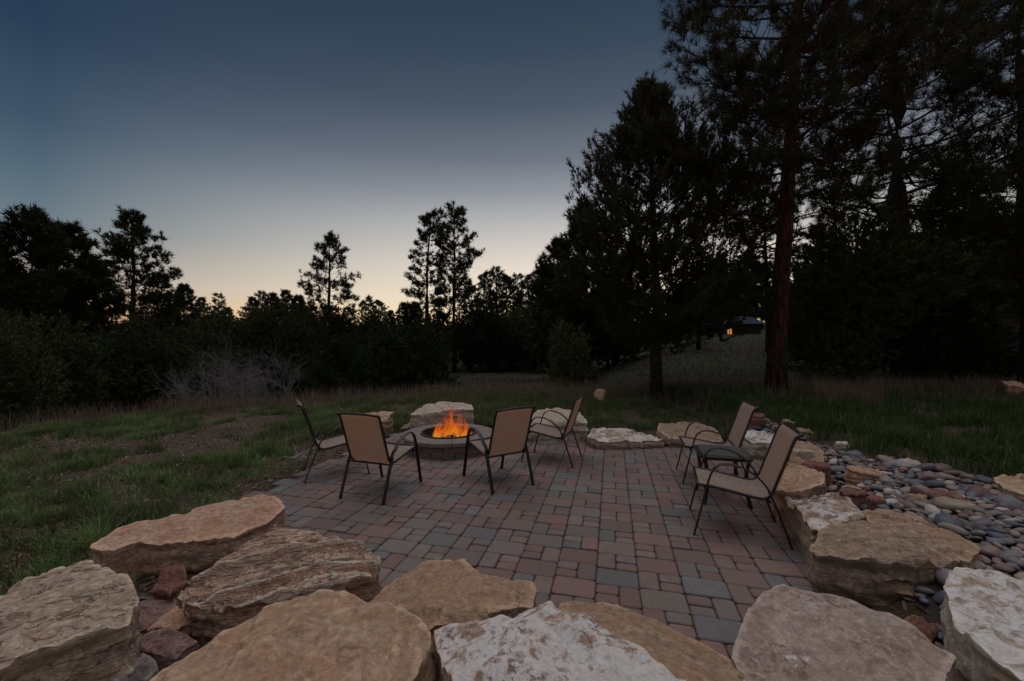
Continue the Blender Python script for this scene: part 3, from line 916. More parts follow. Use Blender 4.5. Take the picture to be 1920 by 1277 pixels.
# flames
def mat_flame():
    m = NT('flame')
    m.t.nodes.remove(m.bsdf)
    g = m.n('ShaderNodeTexCoord').outputs['Generated']
    s = m.n('ShaderNodeSeparateXYZ'); m.l(g, s.inputs[0])
    z = s.outputs['Z']
    streak = m.noise(13, 5, .65, m.mapping((0, 0, 0), (1, 1, .30)), 1.6)
    rp = m.n('ShaderNodeValToRGB')
    fill(rp, [(0, (1.0, .46, .06, 1)), (.18, (1.0, .34, .03, 1)), (.42, (.95, .17, .014, 1)), (.75, (.75, .085, .010, 1)), (1.0, (.4, .03, .005, 1))])
    m.l(m.math('ADD', z, m.math('MULTIPLY', m.math('SUBTRACT', streak, .5), .7)), rp.inputs[0])
    em = m.n('ShaderNodeEmission')
    m.l(rp.outputs[0], em.inputs[0])
    m.l(m.rng(streak, .3, .7, .3, 1.05), em.inputs[1])
    tr = m.n('ShaderNodeBsdfTransparent')
    al = m.math('MULTIPLY', m.rng(streak, .43, .62, .0, .55), m.rng(z, .30, 1.0, 1.0, .12))
    mx = m.n('ShaderNodeMixShader')
    m.l(al, mx.inputs[0]); m.l(tr.outputs[0], mx.inputs[1]); m.l(em.outputs[0], mx.inputs[2])
    m.l(mx.outputs[0], m.out.inputs[0])
    return m.m
fm = mat_flame()
fire = tag(empty('fire', (PITX + .03, PITY, .13)), 'orange and yellow flames burning in the fire pit', 'fire')
fr = random.Random(11)
for i in range(40):
    a = fr.uniform(0, 6.283); q = fr.uniform(.02, .25)
    x, y = q * math.cos(a) * 1.4, q * math.sin(a) * .8
    h = (.60 - .85 * abs(x - .07)) * fr.uniform(.5, 1.1)
    h = max(.16, h)
    r0 = fr.uniform(.022, .05)
    ph, am = fr.uniform(0, 6.28), fr.uniform(.02, .05)
    ns, sd = 16, 10
    V = []
    tw = fr.uniform(0, 3.14)
    for s in range(ns):
        t = s / (ns - 1)
        rr = r0 * (math.sin(math.pi * min(1, (t * .8 + .2)) ** .8) ** .9 if t < 1 else 0) * (1 - t * .35) + .002
        cx = x + am * math.sin(ph + t * 6.5) * t * 1.5 - x * .25 * t
        cy = y + am * math.cos(ph * 1.7 + t * 5.5) * t
        for k in range(sd):
            b = k / sd * 6.283
            ex, ey = rr * math.cos(b), rr * .5 * math.sin(b)
            w_ = tw + t * 1.8
            V.append((cx + ex * math.cos(w_) - ey * math.sin(w_), cy + ex * math.sin(w_) + ey * math.cos(w_), t * h))
    I = np.arange(ns * sd).reshape(ns, sd); J = np.roll(I, -1, 1)
    Q = np.stack([I[:-1], J[:-1], J[1:], I[1:]], -1).reshape(-1, 4)
    link('flame', mesh_np('flame', V, [Q, I[0][None, ::-1], I[-1][None, :]], True), fm, fire)

# black mesh cover lying behind the pit
cov = tag(empty('mesh_cover', (-.38, 7.38, .012), R(-22)), 'flat black metal grate lying on the pavers behind the fire pit', 'grate')
b = MB()
for sx, sy, lx, ly in ((0, .26, .62, .03), (0, -.26, .62, .03), (.295, 0, .03, .49), (-.295, 0, .03, .49)):
    b.box(sx, sy, .015, lx, ly, .024)
b.build('frame', M['iron'], cov)
for k in range(11):
    b = MB(); b.box(-.245 + k * .049, 0, .014, .014, .485, .010); b.build('bar', M['iron'], cov)

# ------------------------------------------------------------------ armchairs
def mat_sling():
    m = NT('sling_fabric')
    wv = m.n('ShaderNodeTexWave', wave_type='BANDS', bands_direction='Z')
    wv.inputs['Scale'].default_value = 34; wv.inputs['Distortion'].default_value = 1.5; wv.inputs['Detail'].default_value = 2
    m.l(m.co, wv.inputs['Vector'])
    wx = m.n('ShaderNodeTexWave', wave_type='BANDS', bands_direction='X')
    wx.inputs['Scale'].default_value = 60
    m.l(m.co, wx.inputs['Vector'])
    n = m.noise(7, 4, .6)
    c = m.mix(m.rng(wv.outputs['Fac'], .2, .8, .0, .5), (.46, .37, .315), (.36, .275, .23))
    c = m.mix(m.rng(n, .4, .7, 0, .3), c, (.30, .25, .22))
    m.col(c); m.rough(.7)
    m.bump(m.math('ADD', wv.outputs['Fac'], m.math('MULTIPLY', wx.outputs['Fac'], .4)), .25, .003)
    tr = m.n('ShaderNodeBsdfTranslucent')
    tr.inputs[0].default_value = (.42, .22, .13, 1)
    mx = m.n('ShaderNodeMixShader'); mx.inputs[0].default_value = .42
    m.l(m.bsdf.outputs[0], mx.inputs[1]); m.l(tr.outputs[0], mx.inputs[2]); m.l(mx.outputs[0], m.out.inputs[0])
    return m.m
M['sling'] = mat_sling()
def bez(P, n):
    """smooth curve through points (Catmull-Rom)"""
    P = [np.array(p, float) for p in P]
    P = [2 * P[0] - P[1]] + P + [2 * P[-1] - P[-2]]
    out_ = []
    for i in range(1, len(P) - 2):
        for t in np.linspace(0, 1, n, endpoint=False):
            a, b_, c_, d = P[i - 1:i + 3]
            out_.append(.5 * ((2 * b_) + (-a + c_) * t + (2 * a - 5 * b_ + 4 * c_ - d) * t * t + (-a + 3 * b_ - 3 * c_ + d) * t ** 3))
    out_.append(P[-2])
    return np.array(out_)
# side profile: x right, y forward, z up
SEAT = [(.30, .425), (.20, .418), (.05, .395), (-.08, .372), (-.17, .362), (-.225, .385), (-.255, .44), (-.30, .57), (-.345, .70), (-.385, .82), (-.41, .875), (-.445, .905)]
ARM = [(.335, .0), (.292, .18), (.245, .38), (.215, .50), (.185, .575), (.125, .618), (.04, .622), (-.05, .596), (-.13, .545), (-.19, .48), (-.232, .415)]
REAR = [(-.215, .43), (-.25, .36), (-.30, .22), (-.345, .09), (-.375, .0)]
def make_chair():
    t = empty('patio_chair', (0, 0, 0))
    sw, lw = .235, .268
    prof = bez(SEAT, 5)
    b = MB()
    n, m_ = len(prof), 9
    V = []
    for (y, z) in prof:
        for j in range(m_):
            u = j / (m_ - 1) * 2 - 1
            sag = -.012 * (1 - u * u)
            V.append((u * sw, y - (0 if z < .40 else -sag * .9), z + (sag if z < .43 else 0)))
    I = np.arange(n * m_).reshape(n, m_)
    Q = np.stack([I[:-1, :-1], I[1:, :-1], I[1:, 1:], I[:-1, 1:]], -1).reshape(-1, 4)
    seat_n = 27
    sl_ = Q.reshape(n - 1, m_ - 1, 4)
    V = np.array(V)
    link('seat_sling', mesh_np('seat_sling', V[:(seat_n + 1) * m_], [sl_[:seat_n].reshape(-1, 4)], True), M['sling'], t)
    link('back_sling', mesh_np('back_sling', V[seat_n * m_:], [sl_[seat_n:].reshape(-1, 4) - seat_n * m_], True), M['sling'], t)
    for s in (-1, 1):
        b = MB(); b.tube([(s * (sw + .006), y, z) for y, z in prof], .0125, 8); b.build('side_rail', M['frame'], t, True)
        b = MB(); b.tube([(s * lw, y, z) for y, z in bez(ARM[:5], 5)], .01, 8, up=(1, 0, 0), flat=(.0085, .0215)); b.build('front_leg', M['frame'], t, True)
        b = MB(); b.tube([(s * (lw - (.012 if i > 24 else 0)), y, z) for i, (y, z) in enumerate(bez(ARM[4:], 5))], .01, 8, up=(1, 0, 0), flat=(.0085, .0215)); b.build('armrest', M['frame'], t, True)
        b = MB(); b.tube([(s * (lw - .004), y, z) for y, z in bez(REAR, 5)], .01, 8, up=(1, 0, 0), flat=(.0085, .0215)); b.build('rear_leg', M['frame'], t, True)
    b = MB(); b.tube([(x, -.447, .906 - .012 * (x / sw) ** 2 + .004) for x in np.linspace(-sw - .012, sw + .012, 9)], .013, 8); b.build('top_rail', M['frame'], t, True)
    b = MB(); b.tube([(x, .302, .422) for x in np.linspace(-sw - .006, sw + .006, 5)], .012, 8); b.build('front_rail', M['frame'], t, True)
    b = MB(); b.tube([(x, -.222, .352) for x in np.linspace(-lw, lw, 5)], .011, 8); b.build('rear_crossbar', M['frame'], t, True)
    b = MB(); b.tube([(x, .245, .385) for x in np.linspace(-lw, lw, 5)], .010, 8); b.build('front_crossbar', M['frame'], t, True)
    return t
chair0 = make_chair()
def mid(a, b_):
    return ((a[0] + b_[0]) / 2, (a[1] + b_[1]) / 2)
def feet(*px):
    return [at(x, y, 0) for x, y in px]
CH = [
    (mid((-2.39, 4.7), (-2.61, 5.16)), mid((-1.82, 5.04), (-2.02, 5.45)), 'tan sling armchair seen side on, its rear feet beside the rough grass'),
    (mid((-1.785, 4.24), (-1.30, 4.07)), mid((-1.057, 4.70), (-1.585, 4.94)), 'tan sling armchair seen from behind, overlapping the armchair beside the rough grass'),
    (mid((-.195, 4.354), (.225, 4.627)), mid((-.57, 4.937), (-.144, 5.225)), 'tan sling armchair seen from behind, its arm in front of the fire pit'),
    (mid((.783, 5.27), (.948, 5.74)), mid((.166, 5.5), (.34, 6.0)), 'tan sling armchair in front of the rounded tan boulder, side on'),
    ((2.70, 4.75), (2.055, 4.92), 'tan sling armchair behind the small side table'),
    (mid((2.203, 3.207), (2.358, 3.71)), mid((1.585, 3.436), (1.738, 3.934)), 'tan sling armchair in front of the small side table, close to the white flaking boulder'),
]
for i, (rear, front, lab) in enumerate(CH):
    o = chair0 if i == 0 else copy_tree(chair0)
    d = np.array(front) - np.array(rear)
    rz = math.atan2(d[1], d[0]) - math.pi / 2
    u = d / np.linalg.norm(d)
    c = (np.array(front) + np.array(rear)) / 2 + u * .02
    o.location = (c[0], c[1], .002)
    o.rotation_euler = (0, 0, rz)
    tag(o, lab, 'chair', 'sling armchairs on the patio')

# side table
tb = tag(empty('side_table', (2.19, 4.23, 0), R(-14)), 'small square dark glass-topped side table between two armchairs', 'table')
def rounded(a, r, n=5):
    P = []
    for cx, cy, s in ((a - r, a - r, 0), (-a + r, a - r, 1), (-a + r, -a + r, 2), (a - r, -a + r, 3)):
        for k in range(n + 1):
            q = (s + k / n) * math.pi / 2
            P.append((cx + r * math.cos(q), cy + r * math.sin(q)))
    return P
def slab(name, prof, mat, parent):
    """prof: list of (outline, z)"""
    n = len(prof[0][0])
    V = [(x, y, z) for o_, z in prof for x, y in o_]
    fs = [tuple(range(n - 1, -1, -1)), tuple((len(prof) - 1) * n + j for j in range(n))]
    for k in range(len(prof) - 1):
        fs += [(k * n + j, k * n + (j + 1) % n, (k + 1) * n + (j + 1) % n, (k + 1) * n + j) for j in range(n)]
    me = bpy.data.meshes.new(name); me.from_pydata(V, [], fs); me.update()
    return link(name, me, mat, parent)
slab('table_rim', [(rounded(.225, .06), .455), (rounded(.24, .07), .46), (rounded(.24, .07), .492), (rounded(.232, .065), .497)], M['frame'], tb)
gm = NT('smoked_glass'); gm.col((.075, .074, .070)); gm.rough(gm.rng(gm.noise(9, 4, .7), .35, .7, .34, .5)); gm.bsdf.inputs['Specular IOR Level'].default_value = .5
slab('glass_top', [(rounded(.218, .055), .4985), (rounded(.218, .055), .503)], gm.m, tb)
for sx in (-1, 1):
    for sy in (-1, 1):
        b = MB()
        pr = [(.200, .457), (.186, .37), (.176, .26), (.186, .13), (.212, .0)]
        P_ = bez([(q, z) for q, z in pr], 4)
        b.tube([(sx * q, sy * q, z) for q, z in P_], .02, 4, up=(sx, -sy, 0), flat=(.019, .019))
        b.build('leg', M['frame'], tb)

# ------------------------------------------------------------------ grass
def blades(name, X, Y, Z, hgt_, wid, lean, cols, label, cat, tip=None, curve=.5):
    n = len(X)
    a = rng.uniform(0, 2 * np.pi, n)
    d = np.stack([np.cos(a), np.sin(a), np.zeros(n)], 1)
    s = np.stack([-np.sin(a), np.cos(a), np.zeros(n)], 1)
    root = np.stack([X, Y, Z - .01], 1)
    l = (lean * rng.uniform(.2, 1.0, n))[:, None]
    h = hgt_[:, None]; w_ = wid[:, None] * .5
    up = np.array([0, 0, 1.0])
    m1 = root + up * h * .55 + d * h * l * .35
    tp = root + up * h * (1 - .25 * l) + d * h * l * 1.0
    V = np.stack([root - s * w_, root + s * w_, m1 - s * w_ * .75, m1 + s * w_ * .75, tp], 1).reshape(-1, 3)
    I = (np.arange(n) * 5)[:, None]
    Q = I + np.array([[0, 1, 3, 2]]); T = I + np.array([[2, 3, 4]])
    t = np.repeat(cols, 5, 0)
    o = link(name, mesh_np(name, V, [Q, T], False, t), M['grass'])
    return tag(o, label, cat, kind='stuff')
def vnoise(x, y, s, sd=0):
    return np.array([mnoise.noise(Vector((a * s + sd, b_ * s - sd, sd * .37))) for a, b_ in zip(x, y)])
def gcol(n, base, var=.3, dry=0.0):
    c = np.array(base)[None, :] * rng.uniform(1 - var, 1 + var, (n, 1))
    c = c * rng.uniform(.88, 1.12, (n, 3))
    dm = rng.random(n) < dry
    c[dm] = np.array((.20, .155, .10)) * rng.uniform(.6, 1.2, (dm.sum(), 1))
    return c
def tufts(nt_, region, per, rad, dens=None, sd=0):
    """clumped roots inside region=(x0,x1,y0,y1); dens(x,y)->keep probability"""
    x0, x1, y0, y1 = region
    x = rng.uniform(x0, x1, nt_); y = rng.uniform(y0, y1, nt_)
    if dens is not None:
        k = rng.random(nt_) < dens(x, y)
        x, y = x[k], y[k]
    size = rng.uniform(.5, 1.3, len(x))
    cnt = (per * size * rng.uniform(.6, 1.3, len(x))).astype(int) + 3
    idx = np.repeat(np.arange(len(x)), cnt)
    X = x[idx] + rng.normal(0, 1, len(idx)) * rad * size[idx]
    Y = y[idx] + rng.normal(0, 1, len(idx)) * rad * size[idx]
    return X, Y, size[idx], idx
def clean(X, Y, *rest, bed_=True, margin=.02):
    k = ~blocked(X, Y)
    sd_ = np.where(inside(PATIO, X, Y), -1, 1) * edge_dist(PATIO, X, Y)
    k &= sd_ > margin
    if bed_:
        k &= ~inside(BED, X, Y)
    return [X[k], Y[k]] + [r[k] for r in rest]
# left rough grass: tufts with bare mulch between
def dleft(x, y):
    n = vnoise(x, y, .55, 3.1) + .5 * vnoise(x, y, 1.6, 8.2)
    return np.clip(.50 + 2.4 * n, .02, 1) * np.clip(1.35 - (-x - 2.5) * .05, .2, 1)
X, Y, S, I_ = tufts(4400, (-11, -2.35, 1.8, 12.5), 46, .062, dleft)
X, Y, S, I_ = clean(X, Y, S, I_)
n = len(X)
shade = (.95 + .5 * vnoise(X, Y, 1.5, 5)) * np.random.default_rng(5).uniform(.6, 1.4, I_.max() + 1)[I_]
blades('rough_grass', X, Y, ground_z(X, Y), rng.uniform(.08, .19, n) * (S * .6 + .45), rng.uniform(.005, .010, n), np.full(n, .9), gcol(n, (.130, .190, .068), .35, .08) * shade[:, None], 'patchy green grass on the mulched slope left of the patio', 'grass')
tx, ty, _ = at(152, 1040, 0)
X = tx + rng.normal(0, .035, 120); Y = ty + .12 + rng.normal(0, .035, 120)
blades('grass_tuft', X, Y, ground_z(X, Y), rng.uniform(.16, .34, 120), rng.uniform(.005, .009, 120), np.full(120, 1.1), gcol(120, (.17, .23, .085), .25), 'tall bright grass tuft at the end of the long rust-topped boulder', 'grass tuft')
# right lawn: long dense grass
def dright(x, y):
    xr = np.interp(y, [2, 3.55, 4.0, 4.35, 4.8, 5.3, 6.0, 6.6, 7.4, 9, 14], [5.5, 5.35, 4.6, 4.2, 4.02, 4.1, 4.26, 4.42, 4.6, 4.4, 4.3])
    n = vnoise(x, y, .5, 9.7)
    return np.where(x > xr + .03, np.clip(.85 + n, .15, 1), 0)
X, Y, S, I_ = tufts(3400, (3.9, 17, 3.0, 11.5), 42, .09, dright)
X, Y, S = clean(X, Y, S)
n = len(X)
blades('lawn_grass', X, Y, ground_z(X, Y), rng.uniform(.14, .30, n) * (S * .5 + .5), rng.uniform(.006, .012, n), np.full(n, .8), gcol(n, (.058, .100, .030), .3, .03), 'long dark green lawn grass behind the cobble bed', 'grass')
# strip behind the patio
def dmid(x, y):
    n = vnoise(x, y, .6, 1.7) + .4 * vnoise(x, y, 1.9, 4.4)
    bare = np.exp(-(((x - 2.7) / 1.3) ** 2 + ((y - 8.6) / .9) ** 2))
    return np.clip(.75 + 1.3 * n, .06, 1) * (1 - .93 * bare)
X, Y, S, I_ = tufts(3000, (-4.5, 5.2, 6.9, 14), 40, .085, dmid)
X, Y, S = clean(X, Y, S)
n = len(X)
blades('meadow_grass', X, Y, ground_z(X, Y), rng.uniform(.09, .22, n) * (S * .5 + .5), rng.uniform(.007, .012, n), np.full(n, .9), gcol(n, (.100, .140, .052), .3, .10), 'green meadow grass behind the fire pit and the far boulders', 'grass')
# tall dry stalks along the lip of the slope
def ddry(x, y):
    lip = np.interp(x, [-13, -9.8, -6.2, -2, 2, 6, 12, 16], [7.0, 10.2, 11.2, 12.0, 11.8, 10.2, 10.0, 9.8])
    return np.exp(-((y - lip - .3) / 1.35) ** 2)
X, Y, S, I_ = tufts(7000, (-14, 17, 5, 15), 14, .13, ddry)
X, Y, S = clean(X, Y, S)
n = len(X)
blades('dry_grass', X, Y, ground_z(X, Y), rng.uniform(.2, .6, n) * (S * .5 + .5), rng.uniform(.005, .009, n), np.full(n, .55), gcol(n, (.19, .135, .10), .35), 'tall dry straw-coloured grass along the lip of the slope', 'dry grass')
X, Y, S, I_ = tufts(16, (6.6, 8.0, 8.3, 9.6), 60, .11)
n = len(X)
blades('dry_grass', X, Y, ground_z(X, Y), rng.uniform(.35, .72, n), rng.uniform(.004, .007, n), np.full(n, .4), gcol(n, (.22, .165, .11), .3), 'pale straw clump rising from the lawn by the red-barked pine', 'dry grass')
# far meadow
nf = 26000
fx = rng.uniform(-.42, .95, nf); fy = rng.uniform(13.5, 62, nf) ** 1.0
X = fx * fy; Y = fy
X = X + rng.normal(0, .2, nf)
n = nf
fd = vnoise(X, Y, .16, 6.6)
cg = np.where((fd > .02)[:, None], gcol(n, (.034, .056, .018), .3, .04), gcol(n, (.030, .026, .018), .3))
blades('far_meadow_grass', X, Y, ground_z(X, Y), rng.uniform(.08, .22, n), rng.uniform(.015, .035, n), np.full(n, 1.3), cg, 'dull green meadow beyond the patio under the pines', 'meadow')
# mulch chips and leaf litter
def chips(name, n, region, label, dens=None, keep_bed=True):
    x = rng.uniform(region[0], region[1], n); y = rng.uniform(region[2], region[3], n)
    if dens is not None:
        k = rng.random(n) < dens(x, y); x, y = x[k], y[k]
    x, y = clean(x, y, bed_=keep_bed, margin=.0)
    n = len(x)
    a = rng.uniform(0, 6.28, n)
    L = rng.uniform(.008, .028, n); w_ = L * rng.uniform(.25, .6, n)
    d = np.stack([np.cos(a), np.sin(a), rng.normal(0, .25, n)], 1); s = np.stack([-np.sin(a), np.cos(a), rng.normal(0, .3, n)], 1)
    c = np.stack([x, y, ground_z(x, y) + .012], 1)
    V = np.stack([c - d * L[:, None] - s * w_[:, None], c + d * L[:, None] - s * w_[:, None] * .6, c + d * L[:, None] * .9 + s * w_[:, None], c - d * L[:, None] * .8 + s * w_[:, None] * .8], 1).reshape(-1, 3)
    I = (np.arange(n) * 4)[:, None] + np.array([[0, 1, 2, 3]])
    base = np.array([(.20, .15, .11), (.12, .08, .055), (.20, .16, .125), (.09, .055, .04)])[rng.integers(4, size=n)] * rng.uniform(.6, 1.2, (n, 1))
    return tag(link(name, mesh_np(name, V, [I], False, np.repeat(base, 4, 0)), M['chips']), label, 'mulch', kind='stuff')
chips('wood_mulch', 15000, (-9, -2.2, 1.6, 9), 'wood chips and litter scattered over the bare soil of the slope')
chips('wood_mulch', 3500, (-2.8, 3.2, .9, 3.0), 'dark mulch in the gaps between the near boulders')

# ------------------------------------------------------------------ trees
def rot_to(d, roll):
    """(T,3) unit directions -> (T,3,3) matrices taking +Z to d"""
    ref = np.where(np.abs(d[:, 2:3]) > .9, np.array([[1.0, 0, 0]]), np.array([[0, 0, 1.0]]))
    a = np.cross(ref, d); a /= np.linalg.norm(a, axis=1)[:, None]
    b_ = np.cross(d, a)
    c_, s_ = np.cos(roll)[:, None], np.sin(roll)[:, None]
    a2 = a * c_ + b_ * s_; b2 = -a * s_ + b_ * c_
    return np.stack([a2, b2, d], -1)
def tuft_proto(nn, width, spread=(25, 80), seed=0, length=1.0, axis=.55):
    r = np.random.default_rng(seed)
    V = []
    for i in range(nn):
        z0 = r.uniform(0, axis)
        a = r.uniform(0, 6.283); e = math.radians(r.uniform(*spread))
        d = np.array([math.sin(e) * math.cos(a), math.sin(e) * math.sin(a), math.cos(e)])
        s = np.cross(d, (r.normal(), r.normal(), r.normal())); s /= np.linalg.norm(s)
        p = np.array([0, 0, z0])
        l = length * r.uniform(.75, 1.1)
        V += [p - s * width * .5, p + s * width * .5, p + d * l]
    return np.array(V)
def stamp(P, D, S, protos, g):
    """place needle tufts"""
    Vs = []
    which = g.integers(len(protos), size=len(P))
    D = D / (np.linalg.norm(D, axis=1)[:, None] + 1e-9)
    Rm = rot_to(D, g.uniform(0, 6.28, len(P)))
    for k, pr in enumerate(protos):
        m_ = which == k
        if not m_.any():
            continue
        v = np.einsum('tij,nj->tni', Rm[m_], pr) * S[m_][:, None, None] + P[m_][:, None, :]
        Vs.append(v.reshape(-1, 3))
    V = np.concatenate(Vs)
    return V, np.arange(len(V)).reshape(-1, 3)
def pine(name, seed, height, base_frac, rad_fn, n_limb, tuft, sub_n, mats, trunk_r, sides=8, lean=(0, 0), elev=(.5, -.15), tuft_per=3, limb_sides=4, sweep=.35, dead=0, gap=.0, needle_protos=None, fork=None, jitter=1.0, zmax=1.0, wobble=.25, sub_len=(.22, .42), tuft_start=.35):
    g = np.random.default_rng(seed)
    root = empty(name, (0, 0, 0))
    tm = MB()
    zs = np.linspace(0, 1, 14)
    wob = np.cumsum(g.normal(0, .012, (14, 2)), 0) * height * wobble
    wob -= wob[0]
    tp = np.stack([wob[:, 0] + lean[0] * zs * height, wob[:, 1] + lean[1] * zs * height, zs * height], 1)
    tp[0, 2] = -.25
    tr_ = trunk_r * (1 - zs) ** .8 + .015 * trunk_r / .2
    tr_[0] *= 1.28
    tr_[1] *= 1.02
    tm.tube(tp, tr_, sides + 4)
    P, D = [], []
    def trunk_at(z):
        t = z / height
        return np.array([np.interp(t, zs, tp[:, 0]), np.interp(t, zs, tp[:, 1]), z])
    az = g.uniform(0, 6.28)
    for i in range(n_limb):
        u = (i + g.uniform(-.4, .4) * jitter) / n_limb
        u = min(max(u, 0), .995)
        t = base_frac + (zmax - base_frac) * u
        z = t * height
        az += 2.4 + g.normal(0, .45)
        L = rad_fn(u) * g.uniform(.72, 1.12)
        if g.random() < gap:
            L *= .45
        e = elev[1] + (elev[0] - elev[1]) * u ** 1.3 + g.normal(0, .10)
        isdead = i < dead
        st = trunk_at(z)
        n_ = 6
        pts = [st]
        dirv = np.array([math.cos(az) * math.cos(e), math.sin(az) * math.cos(e), math.sin(e)])
        for k in range(1, n_):
            dirv = dirv + np.array([g.normal(0, .10), g.normal(0, .10), sweep / n_ * 1.2 + g.normal(0, .06)])
            dirv /= np.linalg.norm(dirv)
            pts.append(pts[-1] + dirv * L / (n_ - 1))
        pts = np.array(pts)
        r0 = max(.006, trunk_r * .20 * (L / max(rad_fn(.2), .3)) * (1 - .45 * u))
        tm.tube(pts, np.linspace(r0, r0 * .22, n_), limb_sides, cap=False)
        if isdead:
            continue
        ns = max(3, int(sub_n * L / max(rad_fn(.2), .3) + g.uniform(0, 2)))
        for q in range(ns + 1):
            tt = 1.0 if q == ns else tuft_start * .8 + (1 - tuft_start * .8) * (q + g.uniform(0, 1)) / ns
            fi = min(tt * (n_ - 1), n_ - 1 - 1e-6)
            k = int(fi)
            p0 = pts[k] + (pts[k + 1] - pts[k]) * (fi - k)
            dl = pts[k + 1] - pts[k]; dl /= np.linalg.norm(dl)
            if q == ns:
                sdv, sL = dl, L * .06
            else:
                sgn = 1 if q % 2 else -1
                a2 = sgn * g.uniform(.5, 1.15)
                c_, s_ = math.cos(a2), math.sin(a2)
                sdv = np.array([dl[0] * c_ - dl[1] * s_, dl[0] * s_ + dl[1] * c_, dl[2] + g.normal(.15, .25)])
                sdv /= np.linalg.norm(sdv)
                sL = L * g.uniform(*sub_len) * (1.15 - .55 * tt)
            mid_ = p0 + sdv * sL * .55 + np.array([0, 0, .02 * sL])
            end = p0 + sdv * sL + np.array([0, 0, .14 * sL])
            if q < ns:
                tm.tube([p0, mid_, end], [r0 * .3, r0 * .2, r0 * .1], 3, cap=False)
            for w_ in range(tuft_per):
                f_ = 1.0 if w_ == 0 else g.uniform(.35, 1.0)
                pp = p0 + (end - p0) * f_ + g.normal(0, tuft * .35, 3) * (0 if w_ == 0 else 1)
                P.append(pp); D.append(sdv * .8 + np.array([g.normal(0, .35), g.normal(0, .35), .45 + g.normal(0, .3)]))
    # leader
    for k in range(6):
        P.append(trunk_at(height * (1 - .012 * k)) + g.normal(0, tuft * .3, 3)); D.append(np.array([g.normal(0, .4), g.normal(0, .4), 1]))
    P, D = np.array(P), np.array(D)
    V, T = stamp(P, D, tuft * g.uniform(.7, 1.25, len(P)), needle_protos, g)
    tm.build('trunk', mats[0], root, True)
    link('crown', mesh_np('crown', V, [T], False), mats[1], root)
    return root
NEAR = [tuft_proto(30, .05, (15, 75), s) for s in range(4)]
PINY = [tuft_proto(26, .10, (12, 60), s + 10, .62, 1.0) for s in range(4)]
FARN = [tuft_proto(15, .17, (15, 95), s + 20) for s in range(4)]
FARD = [tuft_proto(13, .24, (15, 100), s + 30) for s in range(4)]

def place(o, x, y, rz=0, s=1.0, label=None, cat=None, group=None, dz=0):
    o.location = (x, y, float(ground_z(np.array([x]), np.array([y]))[0]) + dz)
    o.rotation_euler = (0, 0, rz)
    o.scale = (s, s, s) if not isinstance(s, tuple) else s
    return tag(o, label, cat, group)

# near trees
pin = pine('pinyon_pine', 101, 8.5, .15, lambda u: float(np.interp(u, [0, .06, .33, .64, .83, 1], [1.6, 2.3, 2.7, 1.75, .8, .12])), 112, .25, 13, (M['bark_grey'], M['needle']), .16, elev=(.95, .05), tuft_per=5, needle_protos=PINY, sweep=.5, lean=(-.012, 0), sub_len=(.28, .5), tuft_start=.25)
place(pin, 3.95, 11.1, 0, 1, 'bushy single pine in front of the others, standing beside the bare soil patch', 'tree')
p1 = pine('ponderosa_pine', 202, 14.5, .22, lambda u: float(np.interp(u, [0, .15, .3, .6, 1], [1.6, 2.4, 3.1, 3.0, .3])), 98, .30, 13, (M['bark_red'], M['needle']), .205, elev=(.6, -.12), tuft_per=4, needle_protos=NEAR, lean=(.064, 0), wobble=.07, dead=7, sweep=.45, sub_len=(.28, .5), tuft_start=.3)
place(p1, 6.62, 10.2, 0, 1, 'tall pine with a thick red-barked trunk beside the cobbles', 'tree')
p2 = pine('ponderosa_pine', 303, 17.0, .22, lambda u: 4.6 * (1 - u) ** .5 + .2, 94, .33, 12, (M['bark_grey'], M['needle']), .32, elev=(.55, -.15), tuft_per=4, needle_protos=NEAR, lean=(.01, 0), sweep=.4, sub_len=(.28, .5), tuft_start=.3)
place(p2, 13.4, 13.8, 0, 1, 'tall dark pine rising behind the big juniper', 'tree')
p3 = pine('ponderosa_pine', 404, 13.0, .10, lambda u: 3.6 * (1 - u) ** .55 + .2, 70, .34, 12, (M['bark_grey'], M['needle']), .20, elev=(.6, -.1), tuft_per=4, needle_protos=NEAR, sub_len=(.28, .5), tuft_start=.3)
place(p3, 15.6, 12.2, 0, 1, 'dark pine at the far side of the lawn with branches reaching low', 'tree')

# far prototypes
FA = pine('ridge_pine', 11, 15.2, .16, lambda u: float(np.interp(u, [0, .15, .4, .7, 1], [3.6, 4.4, 3.6, 2.6, .4])), 72, .44, 11, (M['bark_grey'], M['needle_far']), .28, elev=(.6, .0), tuft_per=3, needle_protos=FARN, limb_sides=3)
FB = pine('ridge_pine', 12, 14.0, .14, lambda u: float(np.interp(u, [0, .1, .35, .7, 1], [2.6, 3.3, 3.2, 2.2, .5])), 60, .42, 11, (M['bark_grey'], M['needle_far']), .24, elev=(.55, .0), tuft_per=2, needle_protos=FARN, gap=.12, limb_sides=3)
FC = pine('ridge_pine', 13, 17.0, .20, lambda u: float(np.interp(u, [0, .1, .35, .7, .9, 1], [2.2, 2.9, 2.6, 2.0, 1.5, .5])), 54, .42, 8, (M['bark_grey'], M['needle_far']), .26, elev=(.6, -.05), tuft_per=3, needle_protos=FARN, limb_sides=3)
FE = pine('ridge_pine', 15, 16.5, .30, lambda u: float(np.interp(u, [0, .1, .35, .7, .9, 1], [1.6, 2.4, 2.6, 2.2, 1.4, .5])), 50, .42, 8, (M['bark_grey'], M['needle_far']), .26, elev=(.6, -.05), tuft_per=3, needle_protos=FARN, limb_sides=3)
FD = pine('ridge_pine', 14, 12.0, .06, lambda u: 3.6 * (1 - u) ** .6 + .3, 64, .48, 10, (M['bark_grey'], M['needle_far']), .22, elev=(.7, .05), tuft_per=4, needle_protos=FARN, limb_sides=3)
